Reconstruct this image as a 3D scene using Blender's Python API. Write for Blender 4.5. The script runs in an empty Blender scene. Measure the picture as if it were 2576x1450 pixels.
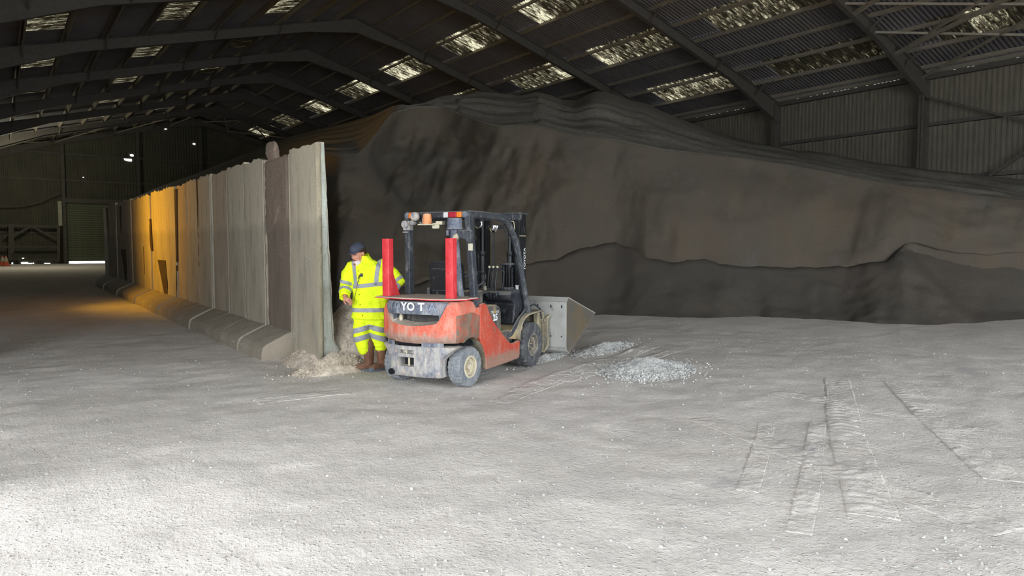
import bpy, bmesh, math, random
from mathutils import Vector, Matrix, noise
random.seed(7)
PI = math.pi
SC = bpy.context.scene
COL = SC.collection

# ------------------------------------------------------------------ camera, sky, light, exposure
EYE = 1.62
YAW, PITCH, FPX = 0.6326, 0.0576, 1767.0
cd = bpy.data.cameras.new('camera'); cam = bpy.data.objects.new('camera', cd); COL.objects.link(cam)
cd.sensor_width = 36.0; cd.lens = 36.0 * FPX / 2576.0; cd.clip_end = 400
cam.location = (0, 0, EYE)
cam.rotation_euler = (PI/2 - PITCH, 0, -YAW)
SC.camera = cam

w = bpy.data.worlds.new('overcast_sky'); SC.world = w; w.use_nodes = True
wn = w.node_tree.nodes; wl = w.node_tree.links
bg = wn['Background']; bg.inputs['Strength'].default_value = 10.6
tc = wn.new('ShaderNodeTexCoord'); sp = wn.new('ShaderNodeSeparateXYZ'); cr = wn.new('ShaderNodeValToRGB')
wl.new(tc.outputs['Generated'], sp.inputs[0]); wl.new(sp.outputs['Z'], cr.inputs[0]); wl.new(cr.outputs[0], bg.inputs[0])
cr.color_ramp.elements[0].position = 0.0; cr.color_ramp.elements[0].color = (0.84, 0.915, 1.0, 1)
cr.color_ramp.elements[1].position = 0.8; cr.color_ramp.elements[1].color = (0.92, 0.96, 1.0, 1)

# light portal in the big open doorway behind the camera (guides sky sampling, adds no light)
DOOR = (-5.0, 6.2, -3.8, 5.0)     # y0, y1, x, height: doorway in the left side wall, just behind the camera
pd = bpy.data.lights.new('doorway_portal', 'AREA'); pd.shape = 'RECTANGLE'
pd.size = DOOR[1]-DOOR[0]; pd.size_y = DOOR[3]; pd.cycles.is_portal = True
po = bpy.data.objects.new('doorway_portal', pd); COL.objects.link(po)
po.location = (DOOR[2]-0.02, (DOOR[0]+DOOR[1])/2, DOOR[3]/2)
po.rotation_euler = (PI/2, 0, -PI/2)      # shines towards +x, into the shed

pd2 = bpy.data.lights.new('added_opening_portal', 'AREA'); pd2.shape = 'RECTANGLE'; pd2.size = 18.5; pd2.size_y = 6.2; pd2.cycles.is_portal = True  # opening added in the unseen front wall to brighten the middle of the floor
po2 = bpy.data.objects.new('added_opening_portal', pd2); COL.objects.link(po2); po2.location = (8.75, -9.15, 3.1); po2.rotation_euler = (PI/2, 0, 0)
po2.rotation_euler = (-PI/2, PI, 0)

# amber flood lamp hung on the left side, shining at the panel wall
sd = bpy.data.lights.new('amber_flood', 'SPOT'); sd.energy = 900; sd.color = (1.0, 0.50, 0.03)
sd.spot_size = math.radians(122); sd.spot_blend = 1.0; sd.shadow_soft_size = 0.35
so = bpy.data.objects.new('amber_flood', sd); COL.objects.link(so)
so.location = (-0.25, 21.0, 2.5)
so.rotation_euler = (Vector((3.4, 20.5, 2.7)) - so.location).to_track_quat('-Z', 'Y').to_euler()

# added fill light, no lamp hangs there, brightening the far end under the roof
def point(name, loc, e, c, r=0.4):
    d = bpy.data.lights.new(name, 'POINT'); d.energy = e; d.color = c; d.shadow_soft_size = r
    o = bpy.data.objects.new(name, d); COL.objects.link(o); o.location = loc; return o
point('far_end_fill', (1.5, 52.0, 6.0), 520, (1.0, 0.95, 0.72))

vs = SC.view_settings
vs.view_transform = 'Standard'; vs.look = 'None'; vs.gamma = 1.0; vs.use_curve_mapping = False
vs.exposure = 0.0

# ------------------------------------------------------------------ helpers
def tag(o, label=None, cat=None, group=None, kind=None):
    if label: o['label'] = label
    if cat: o['category'] = cat
    if group: o['group'] = group
    if kind: o['kind'] = kind
    return o
def empty(name, loc=(0,0,0), rz=0, parent=None):
    o = bpy.data.objects.new(name, None); COL.objects.link(o); o.location = loc; o.rotation_euler = (0,0,rz)
    o.empty_display_size = 0.1
    if parent: o.parent = parent
    return o
def link(name, me, parent=None, loc=None, rot=None):
    o = bpy.data.objects.new(name, me); COL.objects.link(o)
    if parent: o.parent = parent
    if loc: o.location = loc
    if rot: o.rotation_euler = rot
    return o

class MB:
    """collects shapes; build() links them as one mesh object"""
    def __init__(s): s.v = []; s.f = []; s.m = []; s.mi = 0
    def add(s, vs_, fs_):
        n = len(s.v); s.v += [tuple(p) for p in vs_]
        s.f += [tuple(i+n for i in f) for f in fs_]; s.m += [s.mi]*len(fs_); return s
    def box(s, a, b, mat=None):
        x0,y0,z0 = a; x1,y1,z1 = b
        p = [(x0,y0,z0),(x1,y0,z0),(x1,y1,z0),(x0,y1,z0),(x0,y0,z1),(x1,y0,z1),(x1,y1,z1),(x0,y1,z1)]
        if mat is not None: p = [mat @ Vector(q) for q in p]
        return s.add(p, [(0,3,2,1),(4,5,6,7),(0,1,5,4),(1,2,6,5),(2,3,7,6),(3,0,4,7)])
    def prism(s, poly, a, b, axis='y', mat=None):
        """poly in the plane across axis; for 'y' poly is (x,z)"""
        n = len(poly)
        def P(q, t):
            if axis == 'y': r = (q[0], t, q[1])
            elif axis == 'x': r = (t, q[0], q[1])
            else: r = (q[0], q[1], t)
            return mat @ Vector(r) if mat is not None else r
        v = [P(q, a) for q in poly] + [P(q, b) for q in poly]
        f = [tuple(range(n))[::-1], tuple(range(n, 2*n))] + [(i, (i+1) % n, n+(i+1) % n, n+i) for i in range(n)]
        return s.add(v, f)
    def tube(s, pts, r, n=8, cap=True, closed=False):
        pts = [Vector(p) for p in pts]; rr = r if isinstance(r, (list, tuple)) else [r]*len(pts)
        rings = []; up = None
        for i, p in enumerate(pts):
            if closed: d = (pts[(i+1) % len(pts)] - pts[i-1])
            else: d = (pts[min(i+1, len(pts)-1)] - pts[max(i-1, 0)])
            d.normalize()
            if up is None:
                up = Vector((0,0,1)) if abs(d.z) < 0.9 else Vector((1,0,0))
            a = d.cross(up); a.normalize(); b_ = a.cross(d); up = b_
            rings.append([p + a*math.cos(2*PI*k/n)*rr[i] + b_*math.sin(2*PI*k/n)*rr[i] for k in range(n)])
        v = [q for ring in rings for q in ring]; f = []
        m = len(rings)
        for i in range(m if closed else m-1):
            j = (i+1) % m
            for k in range(n): f.append((i*n+k, i*n+(k+1) % n, j*n+(k+1) % n, j*n+k))
        if cap and not closed: f += [tuple(range(n))[::-1], tuple(range((m-1)*n, m*n))]
        return s.add(v, f)
    def bar(s, p, q, wdt, h, up=(0,0,1)):
        p = Vector(p); q = Vector(q); d = (q-p).normalized(); u = Vector(up)
        if abs(d.dot(u)) > 0.98: u = Vector((1,0,0))
        a = d.cross(u).normalized(); b_ = a.cross(d)
        v = [c + a*sx*wdt/2 + b_*sz*h/2 for c in (p, q) for sx, sz in ((-1,-1),(1,-1),(1,1),(-1,1))]
        return s.add(v, [(0,1,2,3),(7,6,5,4),(0,4,5,1),(1,5,6,2),(2,6,7,3),(3,7,4,0)])
    def lathe(s, prof, c=(0,0,0), axis='z', n=24, cap=True):
        """prof: (r, h) list"""
        c = Vector(c); v = []; f = []
        for r, h in prof:
            for k in range(n):
                a = 2*PI*k/n; x, y = r*math.cos(a), r*math.sin(a)
                if axis == 'z': q = (x, y, h)
                elif axis == 'y': q = (x, h, -y)
                else: q = (h, x, y)
                v.append(c + Vector(q))
        m = len(prof)
        for i in range(m-1):
            for k in range(n): f.append((i*n+k, i*n+(k+1) % n, (i+1)*n+(k+1) % n, (i+1)*n+k))
        if cap: f += [tuple(range(n))[::-1], tuple(range((m-1)*n, m*n))]
        return s.add(v, f)
    def grid(s, rows):
        nr, nc = len(rows), len(rows[0]); v = [p for r in rows for p in r]
        return s.add(v, [(i*nc+j, i*nc+j+1, (i+1)*nc+j+1, (i+1)*nc+j) for i in range(nr-1) for j in range(nc-1)])
    def ball(s, c, r, n=12, m=8):
        c = Vector(c); r = Vector(r) if not isinstance(r, (int, float)) else Vector((r,r,r)); prof = []
        v = [c + Vector((0,0,-r.z))]; f = []
        for i in range(1, m):
            t = -PI/2 + PI*i/m
            for k in range(n):
                a = 2*PI*k/n; v.append(c + Vector((r.x*math.cos(t)*math.cos(a), r.y*math.cos(t)*math.sin(a), r.z*math.sin(t))))
        v.append(c + Vector((0,0,r.z))); L = len(v)-1
        for k in range(n):
            f.append((0, 1+(k+1) % n, 1+k)); f.append((L, L-n+k, L-n+(k+1) % n))
        for i in range(m-2):
            for k in range(n): f.append((1+i*n+k, 1+i*n+(k+1) % n, 1+(i+1)*n+(k+1) % n, 1+(i+1)*n+k))
        return s.add(v, f)
    def mesh(s, name, mats, smooth=False):
        me = bpy.data.meshes.new(name); me.from_pydata([tuple(p) for p in s.v], [], s.f)
        if not isinstance(mats, (list, tuple)): mats = [mats]
        for m in mats: me.materials.append(m)
        if any(s.m): me.polygons.foreach_set('material_index', s.m)
        bm = bmesh.new(); bm.from_mesh(me); bmesh.ops.recalc_face_normals(bm, faces=bm.faces); bm.to_mesh(me); bm.free()
        if smooth:
            me.polygons.foreach_set('use_smooth', [True]*len(me.polygons))
            if smooth != 'full':
                try: me.set_sharp_from_angle(angle=math.radians(38))
                except Exception: pass
        me.update(); return me
    def build(s, name, mats, parent=None, smooth=False, bevel=0, loc=None, rot=None):
        o = link(name, s.mesh(name, mats, smooth), parent, loc, rot)
        if bevel:
            b_ = o.modifiers.new('bevel', 'BEVEL'); b_.width = bevel; b_.segments = 2; b_.limit_method = 'ANGLE'; b_.angle_limit = math.radians(40)
            o.data.polygons.foreach_set('use_smooth', [True]*len(o.data.polygons)); b_.harden_normals = False
            try: o.data.set_sharp_from_angle(angle=math.radians(50))
            except Exception: pass
        return o

def fbm(p, oct=4, h=0.9): return noise.fractal(Vector(p), h, 2.0, oct)

# ------------------------------------------------------------------ materials
def hexc(r, g, b):
    f = lambda c: (c/255/12.92) if c/255 <= 0.04045 else ((c/255+0.055)/1.055)**2.4
    return (f(r), f(g), f(b), 1)
class Mat:
    def __init__(s, name, rough=0.8, metal=0.0, spec=0.3):
        s.m = bpy.data.materials.new(name); s.m.use_nodes = True; s.n = s.m.node_tree.nodes; s.l = s.m.node_tree.links
        s.p = s.n['Principled BSDF']; s.p.inputs['Roughness'].default_value = rough
        s.p.inputs['Metallic'].default_value = metal; s.p.inputs['Specular IOR Level'].default_value = spec
        s.tc = s.n.new('ShaderNodeTexCoord'); s.hn = None
    def map(s, scale=(1,1,1), coord='Object', loc=(0,0,0)):
        mp = s.n.new('ShaderNodeMapping'); mp.inputs['Scale'].default_value = scale; mp.inputs['Location'].default_value = loc
        s.l.new(s.tc.outputs[coord], mp.inputs[0]); return mp.outputs[0]
    def noise(s, scale, detail=5, rough=0.6, vec=None, dist=0.0):
        t = s.n.new('ShaderNodeTexNoise'); t.inputs['Scale'].default_value = scale; t.inputs['Detail'].default_value = detail
        t.inputs['Roughness'].default_value = rough; t.inputs['Distortion'].default_value = dist
        s.l.new(vec if vec is not None else s.tc.outputs['Object'], t.inputs['Vector']); return t.outputs['Fac']
    def vor(s, scale, vec=None, feature='F1'):
        t = s.n.new('ShaderNodeTexVoronoi'); t.inputs['Scale'].default_value = scale; t.feature = feature
        s.l.new(vec if vec is not None else s.tc.outputs['Object'], t.inputs['Vector']); return t.outputs['Distance']
    def ramp(s, fac, stops):
        r = s.n.new('ShaderNodeValToRGB'); s.l.new(fac, r.inputs[0]); e = r.color_ramp.elements
        while len(e) < len(stops): e.new(0.5)
        for i, (p, c) in enumerate(stops):
            e[i].position = p; e[i].color = c if not isinstance(c, (int, float)) else (c, c, c, 1)
        return r.outputs[0]
    def mix(s, fac, a, b, mode='MIX'):
        m = s.n.new('ShaderNodeMix'); m.data_type = 'RGBA'; m.blend_type = mode
        for k, v in ((0, fac), (6, a), (7, b)):
            if isinstance(v, (int, float)): m.inputs[k].default_value = v
            elif isinstance(v, tuple): m.inputs[k].default_value = v
            else: s.l.new(v, m.inputs[k])
        return m.outputs[2]
    def math(s, op, a, b=None):
        m = s.n.new('ShaderNodeMath'); m.operation = op
        for k, v in ((0, a), (1, b)):
            if v is None: continue
            if isinstance(v, (int, float)): m.inputs[k].default_value = v
            else: s.l.new(v, m.inputs[k])
        return m.outputs[0]
    def normz(s):
        g = s.n.new('ShaderNodeNewGeometry'); x = s.n.new('ShaderNodeSeparateXYZ'); s.l.new(g.outputs['Normal'], x.inputs[0]); return x.outputs['Z']
    def color(s, c):
        if isinstance(c, tuple): s.p.inputs['Base Color'].default_value = c
        else: s.l.new(c, s.p.inputs['Base Color'])
        return s
    def bump(s, h, strength=0.5, dist=0.02):
        b = s.n.new('ShaderNodeBump'); b.inputs['Strength'].default_value = strength; b.inputs['Distance'].default_value = dist
        s.l.new(h, b.inputs['Height'])
        if s.hn is not None: s.l.new(s.hn, b.inputs['Normal'])
        s.hn = b.outputs[0]; s.l.new(s.hn, s.p.inputs['Normal']); return s
    def emit(s, c, st):
        if isinstance(c, tuple): s.p.inputs['Emission Color'].default_value = c
        else: s.l.new(c, s.p.inputs['Emission Color'])
        if isinstance(st, (int, float)): s.p.inputs['Emission Strength'].default_value = st
        else: s.l.new(st, s.p.inputs['Emission Strength'])
        return s

DUST = hexc(196, 188, 174)
def dusty(name, col, rough=0.6, dust=0.35, top=0.8, scale=9, metal=0.0, spec=0.35, col2=None, streak=True, dcol=DUST, chips=None, chipcol=None, low=None, lowcol=None, scratch=0.0):
    m = Mat(name, rough, metal, spec)
    base = m.mix(m.ramp(m.noise(scale*0.6, 3), [(0.35, 0), (0.65, 1)]), col, col2 or tuple(min(1, c*1.25) for c in col[:3]) + (1,))
    if chips:
        base = m.mix(m.ramp(m.noise(scale*1.3, 6, 0.7, dist=0.6), [(chips, 0), (chips+0.04, 1)]), base, chipcol)
    if low:
        x = m.n.new('ShaderNodeSeparateXYZ'); m.l.new(m.tc.outputs['Object'], x.inputs[0])
        hh = m.math('ADD', x.outputs['Z'], m.math('MULTIPLY', m.noise(13, 5, 0.65), -0.26))
        base = m.mix(m.ramp(m.math('MULTIPLY', hh, 1.0), [(low-.12, 0.8), (low-.05, 0)]), base, lowcol)
    if scratch:
        e_ = m.vor(scale*4.5, m.map((1, 1, .5)), 'DISTANCE_TO_EDGE'); q_ = m.math('MULTIPLY', m.ramp(e_, [(0.0, 1), (0.022, 0)]), m.ramp(m.noise(5, 3), [(.48, 0), (.6, scratch)]))
        base = m.mix(q_, base, dcol)
    n1 = m.noise(scale, 6, 0.7, m.map((1.3, 1.3, 0.55) if streak else (1, 1, 1)))
    k = m.ramp(n1, [(max(0.0, 0.62-dust*0.55), 0), (min(1.0, 0.92-dust*0.35), 1)])
    n2 = m.ramp(m.noise(scale*5, 4, 0.7), [(0.45, 0), (0.7, dust)])
    k = m.math('MAXIMUM', k, n2)
    t = m.math('MULTIPLY', m.ramp(m.normz(), [(0.35, 0), (0.8, 1)]), top)
    k = m.math('MAXIMUM', k, t)
    m.color(m.mix(k, base, dcol)); m.bump(n1, 0.15, 0.01)
    r = m.math('ADD', m.math('MULTIPLY', k, 0.95-rough), rough); m.l.new(r, m.p.inputs['Roughness'])
    return m.m

# floor: pale compacted dust, browner where less trodden
def floor_mat():
    m = Mat('trodden_pale_dust', 0.93, 0, 0.2)
    big = m.noise(0.22, 4, 0.55); mid = m.noise(1.6, 5, 0.65); fine = m.noise(26, 5, 0.7)
    c = m.mix(m.ramp(big, [(0.38, 0), (0.66, 1)]), hexc(226, 218, 209), hexc(214, 205, 195))
    c = m.mix(m.ramp(mid, [(0.42, 0), (0.72, 0.5)]), c, hexc(184, 180, 172))
    c = m.mix(m.ramp(m.noise(0.8, 6, 0.7, m.map((1, 1, 1), loc=(4, 9, 0))), [(0.62, 0), (0.70, 0.45)]), c, hexc(150, 150, 156))
    c = m.mix(m.ramp(fine, [(0.3, 0.28), (0.55, 0)]), c, hexc(150, 144, 134))
    spk = m.vor(34); c = m.mix(m.ramp(spk, [(0.10, 0.5), (0.16, 0)]), c, hexc(236, 234, 228))
    m.color(c)
    m.bump(mid, 0.5, 0.05).bump(m.noise(9, 6, 0.75), 0.6, 0.03).bump(m.ramp(m.vor(30), [(0.05, 1), (0.3, 0)]), 0.5, 0.012).bump(fine, 0.5, 0.012)
    return m.m
def pile_mat():
    m = Mat('brown_grey_grit', 0.95, 0, 0.15)
    big = m.noise(0.28, 4, 0.6); st = m.noise(0.9, 5, 0.65, m.map((1, 1, 0.35)))
    c = m.mix(m.ramp(big, [(0.35, 0), (0.65, 1)]), hexc(88, 81, 71), hexc(86, 82, 75))
    c = m.mix(m.ramp(st, [(0.4, 0), (0.65, 0.55)]), c, hexc(98, 85, 69))
    c = m.mix(m.ramp(m.noise(1.7, 4, 0.6, m.map((1, 1, 0.5), loc=(3, 1, 5))), [(0.6, 0), (0.72, 0.5)]), c, hexc(100, 90, 88))
    c = m.mix(m.ramp(m.noise(40, 4, 0.7), [(0.3, 0.35), (0.6, 0)]), c, hexc(72, 66, 58))
    m.color(c)
    m.bump(st, 0.5, 0.12).bump(m.noise(6, 6, 0.7), 0.55, 0.05).bump(m.noise(38, 5, 0.75), 0.5, 0.015)
    return m.m
def talus_mat():
    m = Mat('loose_dark_grit', 0.95, 0, 0.15)
    c = m.mix(m.ramp(m.noise(0.5, 4, 0.6), [(0.35, 0), (0.65, 1)]), hexc(78, 74, 67), hexc(86, 79, 71))
    c = m.mix(m.ramp(m.vor(22), [(0.08, 0.5), (0.16, 0)]), c, hexc(120, 114, 106))
    m.color(c); m.bump(m.noise(3, 6, 0.7), 0.5, 0.06).bump(m.noise(30, 5, 0.8), 0.7, 0.02)
    return m.m
def concrete_mat(name, a, b, rough_patch=False):
    m = Mat(name, 0.88, 0, 0.25)
    v = m.map((1, 1.6, 0.55))
    c = m.mix(m.ramp(m.noise(1.4, 6, 0.65, v), [(0.35, 0), (0.65, 1)]), a, b)
    c = m.mix(m.ramp(m.noise(4.0, 6, 0.7, m.map((1, 1.5, 0.3))), [(0.50, 0), (0.68, 0.5)]), c, hexc(126, 120, 108))
    c = m.mix(m.ramp(m.noise(3.0, 6, 0.75, m.map((1, 1.8, 0.35), loc=(0, 3, 1))), [(0.62, 0), (0.66, 0.55)]), c, hexc(206, 200, 182))
    e_ = m.vor(2.6, m.map((1, .5, 3.0), loc=(0, 2, 1)), 'DISTANCE_TO_EDGE'); q_ = m.math('MULTIPLY', m.ramp(e_, [(0.0, 1), (0.014, 0)]), m.ramp(m.noise(3.5, 3), [(.5, 0), (.62, .8)]))
    c = m.mix(q_, c, hexc(214, 208, 192))
    c = m.mix(m.ramp(m.noise(60, 3), [(0.3, 0.3), (0.5, 0)]), c, hexc(110, 104, 92))
    x = m.n.new('ShaderNodeSeparateXYZ'); m.l.new(m.tc.outputs['Object'], x.inputs[0])
    hh = m.math('ADD', m.math('MULTIPLY', x.outputs['Z'], 0.33), m.math('MULTIPLY', m.noise(1.6, 5, 0.6), 0.35))
    c = m.mix(m.ramp(hh, [(0.80, 0.28), (0.87, 0)]), c, hexc(108, 104, 96))      # grime rubbed on below head height
    m.color(c)
    m.bump(m.noise(2.5, 5, 0.6), 0.3, 0.03).bump(m.noise(45, 5, 0.7), 0.35, 0.008)
    if rough_patch: m.bump(m.noise(24, 6, 0.85), 1.0, 0.04)
    return m.m
def simple(name, col, rough=0.7, metal=0.0, spec=0.3, bs=0, bd=0.01, var=0.12):
    m = Mat(name, rough, metal, spec)
    c = m.mix(m.ramp(m.noise(6, 4), [(0.35, 0), (0.65, 1)]), tuple(x*(1-var) for x in col[:3])+(1,), tuple(min(1, x*(1+var)) for x in col[:3])+(1,))
    m.color(c)
    if bs: m.bump(m.noise(bs, 4), 0.4, bd)
    return m.m
def sheet_mat(name, a, b):
    m = Mat(name, 0.75, 0.0, 0.25)
    c = m.mix(m.ramp(m.noise(0.7, 5, 0.6, m.map((1, 1, 1))), [(0.35, 0), (0.65, 1)]), a, b)
    c = m.mix(m.ramp(m.noise(2.5, 5, 0.7, m.map((0.3, 2, 0.3))), [(0.5, 0), (0.75, 0.5)]), c, hexc(70, 62, 52))
    m.color(c); m.bump(m.noise(18, 4), 0.2, 0.01); return m.m
def skylight_mat(name, seed, thr, st):
    m = Mat(name, 0.7, 0, 0.2)
    m.color(hexc(60, 58, 48))
    v = m.map((0.55, 3.2, 0.55), loc=(seed*3.1, seed*1.7, 0))
    a = m.noise(3.2, 8, 0.82, v, 0.5); b = m.noise(0.55, 3, 0.5, m.map((1, 1, 1), loc=(seed, 0, 0)))
    k = m.ramp(m.math('ADD', m.math('MULTIPLY', a, 0.78), m.math('MULTIPLY', b, 0.28)), [(thr, 0.025), (thr+0.05, 0.25), (thr+0.12, 1)])
    m.emit(m.mix(k, hexc(120, 104, 70), hexc(236, 232, 200)), m.math('MULTIPLY', k, st)); return m.m

M = {}
M['floor'] = floor_mat(); M['pile'] = pile_mat(); M['talus'] = talus_mat(); M['lit_grit'] = simple('grit_with_painted_light', hexc(116, 112, 102), 0.95, 0, .15, 9, .03, .15)  # upper slopes painted lighter, standing in for skylight falling on them
M['conc'] = concrete_mat('weathered_concrete', hexc(196, 186, 164), hexc(178, 167, 146))
M['conc_dark'] = concrete_mat('stained_concrete', hexc(174, 158, 138), hexc(190, 176, 156))
M['conc_rough'] = concrete_mat('rough_broken_concrete', hexc(182, 160, 142), hexc(164, 146, 130), True)
M['conc_end'] = concrete_mat('pale_concrete', hexc(186, 190, 178), hexc(172, 174, 160))
M['toe'] = concrete_mat('dust_covered_footing', hexc(178, 166, 148), hexc(164, 152, 134))
M['purlin'] = simple('dull_galvanised_purlin', hexc(128, 121, 108), 0.7, 0, .3, 12, .006)
M['roof'] = sheet_mat('dark_fibre_sheet', hexc(88, 86, 89), hexc(102, 98, 95))
M['steel'] = simple('grimy_steel', hexc(80, 76, 70), 0.75, 0, 0.25, 12, 0.006)
M['wallsheet'] = sheet_mat('dull_wall_sheet', hexc(106, 101, 88), hexc(92, 88, 78))
M['gable'] = sheet_mat('dull_green_sheet', hexc(82, 80, 66), hexc(70, 69, 58))
M['shutter'] = simple('green_shutter_paint', hexc(92, 96, 76), 0.7)
M['skyA'] = skylight_mat('grimy_translucent_sheet', 1.0, 0.50, 0.95)
M['skyB'] = skylight_mat('mossy_translucent_sheet', 2.3, 0.54, 0.5)
M['skyC'] = skylight_mat('clearer_translucent_sheet', 4.1, 0.46, 1.25)
mm = Mat('daylight_gap'); mm.color((1,1,1,1)); mm.emit((0.93, 0.96, 1, 1), 3.0); M['gap'] = mm.m

# ------------------------------------------------------------------ pixel -> place helper used only to read positions off the photograph
cy, sy, cp, spn = math.cos(YAW), math.sin(YAW), math.cos(PITCH), math.sin(PITCH)
FW = Vector((sy*cp, cy*cp, -spn)); RT = Vector((cy, -sy, 0)); UP = RT.cross(FW)
def at(px, py, depth):
    """a point whose horizontal distance along the view is depth"""
    d = FW + RT*((px-1288)/FPX) - UP*((py-725)/FPX)
    g = d.x*sy + d.y*cy
    return Vector((0,0,EYE)) + d*(depth/g)
def ground(px, py, z=0.0):
    d = FW + RT*((px-1288)/FPX) - UP*((py-725)/FPX)
    return Vector((0,0,EYE)) + d*((z-EYE)/d.z)
def zf(y):
    t = max(0.0, y-9.0); return 0.0065*t + 0.00005*t*t

# ------------------------------------------------------------------ the shed
RIDGE, XR = 13.3, 27.5
XL = 2*RIDGE - XR
SL, SLL = 0.2844, 0.262     # the left slope is a touch flatter
def zq(X, side): return zr(X) if side > 0 else zr(2*RIDGE-X)
def zr(X):  # underside of purlins
    if X >= RIDGE: return 10.138 - SL*(X-19.277)
    return 10.138 - SL*(RIDGE-19.277) - SLL*(RIDGE-X)
Y0 = 17.96
FR = [Y0 - 6*k for k in range(4, -8, -1)]       # -6.04 ... 59.96 ascending
GY = FR[-1]
FRONT = -9.0

# floor
def build_floor():
    def axis(a, b, c, fine, coarse):
        r = []; t = a
        while t < b: r.append(t); t += fine
        while t < c: r.append(t); t += coarse
        r.append(c); return r
    xs = axis(DOOR[2], 12.0, XR, 0.07, 0.6); ys = axis(-3.0, 14.5, GY+0.3, 0.07, 0.6)
    rows = []
    for y in ys:
        r = []
        for x in xs:
            z = zf(y) + 0.020*fbm((x*0.7, y*0.7, 0), 3) + 0.011*fbm((x*3.1, y*3.1, 5), 4)
            r.append((x, y, z-0.006))
        rows.append(r)
    b = MB(); b.grid(rows)
    # apron outside the doorway
    b.grid([[(x, y, -0.02) for x in (-24, -8, DOOR[2])] for y in (-24, -9, 5, 30)])
    b.grid([[(x, y, -0.01) for x in (DOOR[2], 12, XR)] for y in (FRONT-20, FRONT, -6, -3.0)])
    o = b.build('floor', M['floor'], None, 'full'); tag(o, kind='structure'); return o
FLOOR = build_floor()

# tyre tracks pressed into the dust (part of the floor)
def track(p0, p1, width=0.24, lug=0.11, h=0.016, seed=0):
    p0 = Vector(p0); p1 = Vector(p1); d = p1-p0; L = d.length; d.normalize(); n = Vector((-d.y, d.x, 0))
    rows = []; k = int(L/0.02); H0 = h
    for i in range(k+1):
        t = i*0.02; r = []; h = H0*max(0.0, 0.55+0.9*fbm((t*0.9, seed*3.1, 2), 2))
        for j in range(-9, 10):
            u = j/9*width*0.62; a = abs(u)/(width/2)
            z = 0.0
            if a <= 1.0:
                ph = (t + (1 if u > 0 else -1)*0.05 + abs(u)*0.55)/lug
                z = h*(0.5+0.5*math.sin(2*PI*ph))**0.7*(1-a**6) * (0.6+0.6*fbm((t*2, u*2, seed), 2))
            else: z = h*0.5*max(0, 1-(a-1)/0.24)
            edge = min(1, t/0.2, (L-t)/0.2); z *= edge
            c = p0 + d*t + n*(u + 0.02*math.sin(t*1.3+seed))
            zz = zf(c.y)+0.020*fbm((c.x*0.7, c.y*0.7, 0), 3)+0.011*fbm((c.x*3.1, c.y*3.1, 5), 4)
            off = -0.02 if abs(j) == 9 or edge < 0.05 else 0.0
            r.append((c.x, c.y, zz - 0.004 + z + off + 0.004*fbm((c.x*20, c.y*20, 0), 2)))
        rows.append(r)
    b = MB(); b.grid(rows); return b.build('tyre_track', M['floor'], FLOOR, 'full')
for i, (a, c, wd, h) in enumerate([((1300, 985), (1640, 868), .26, .03), ((1255, 1010), (1500, 925), .22, .02), ((1420, 960), (1700, 880), .2, .016),
        ((1880, 1240), (1925, 1060), .13, .010), ((2000, 1340), (2065, 1060), .13, .010), ((2190, 1300), (2100, 950), .26, .013),
        ((2530, 1210), (2250, 960), .26, .015), ((1950, 985), (2500, 1090), .26, .012), ((1750, 1050), (2560, 1340), .26, .010),
        ((640, 1010), (880, 985), .24, .012)]):
    track(ground(*a), ground(*c), wd, 0.12, h, i)

# corrugated sheets
def corr_rows(y0, y1, pitch=0.15, amp=0.024, per=6):
    n = max(2, int(round((y1-y0)/pitch*per))); return [(y0+(y1-y0)*i/n, amp*math.cos(2*PI*(i/per))) for i in range(n+1)]
ceiling = empty('ceiling'); tag(ceiling, kind='structure')
dX = 1.2737
def rowX(i): return 19.277 + dX*i
NEAR_RIDGE = RIDGE + 0.02
groups = [(NEAR_RIDGE, rowX(-2)), ('S', rowX(-2), rowX(-1)), (rowX(-1), rowX(1)), ('S', rowX(1), rowX(2)), (rowX(2), rowX(4)), ('S', rowX(4), rowX(5)), (rowX(5), XR+0.35)]
PUR = 0.17   # purlin depth between the fitted line and the sheet
def roof_panel_mesh(Xa, Xb, y0, y1, side, mat):
    b = MB(); rows = []
    for X in (Xa-.05, Xb+.05):
        xx = X if side > 0 else 2*RIDGE-(X if X < XR else X+3.2)
        rows.append([(xx, y, zr(xx)+PUR+0.03+dz) for y, dz in corr_rows(y0, y1)])
    b.grid(rows); return b.mesh('sheet', mat, 'full')
win_no = 0; cache = {}
rs = random.Random(5)
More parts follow.
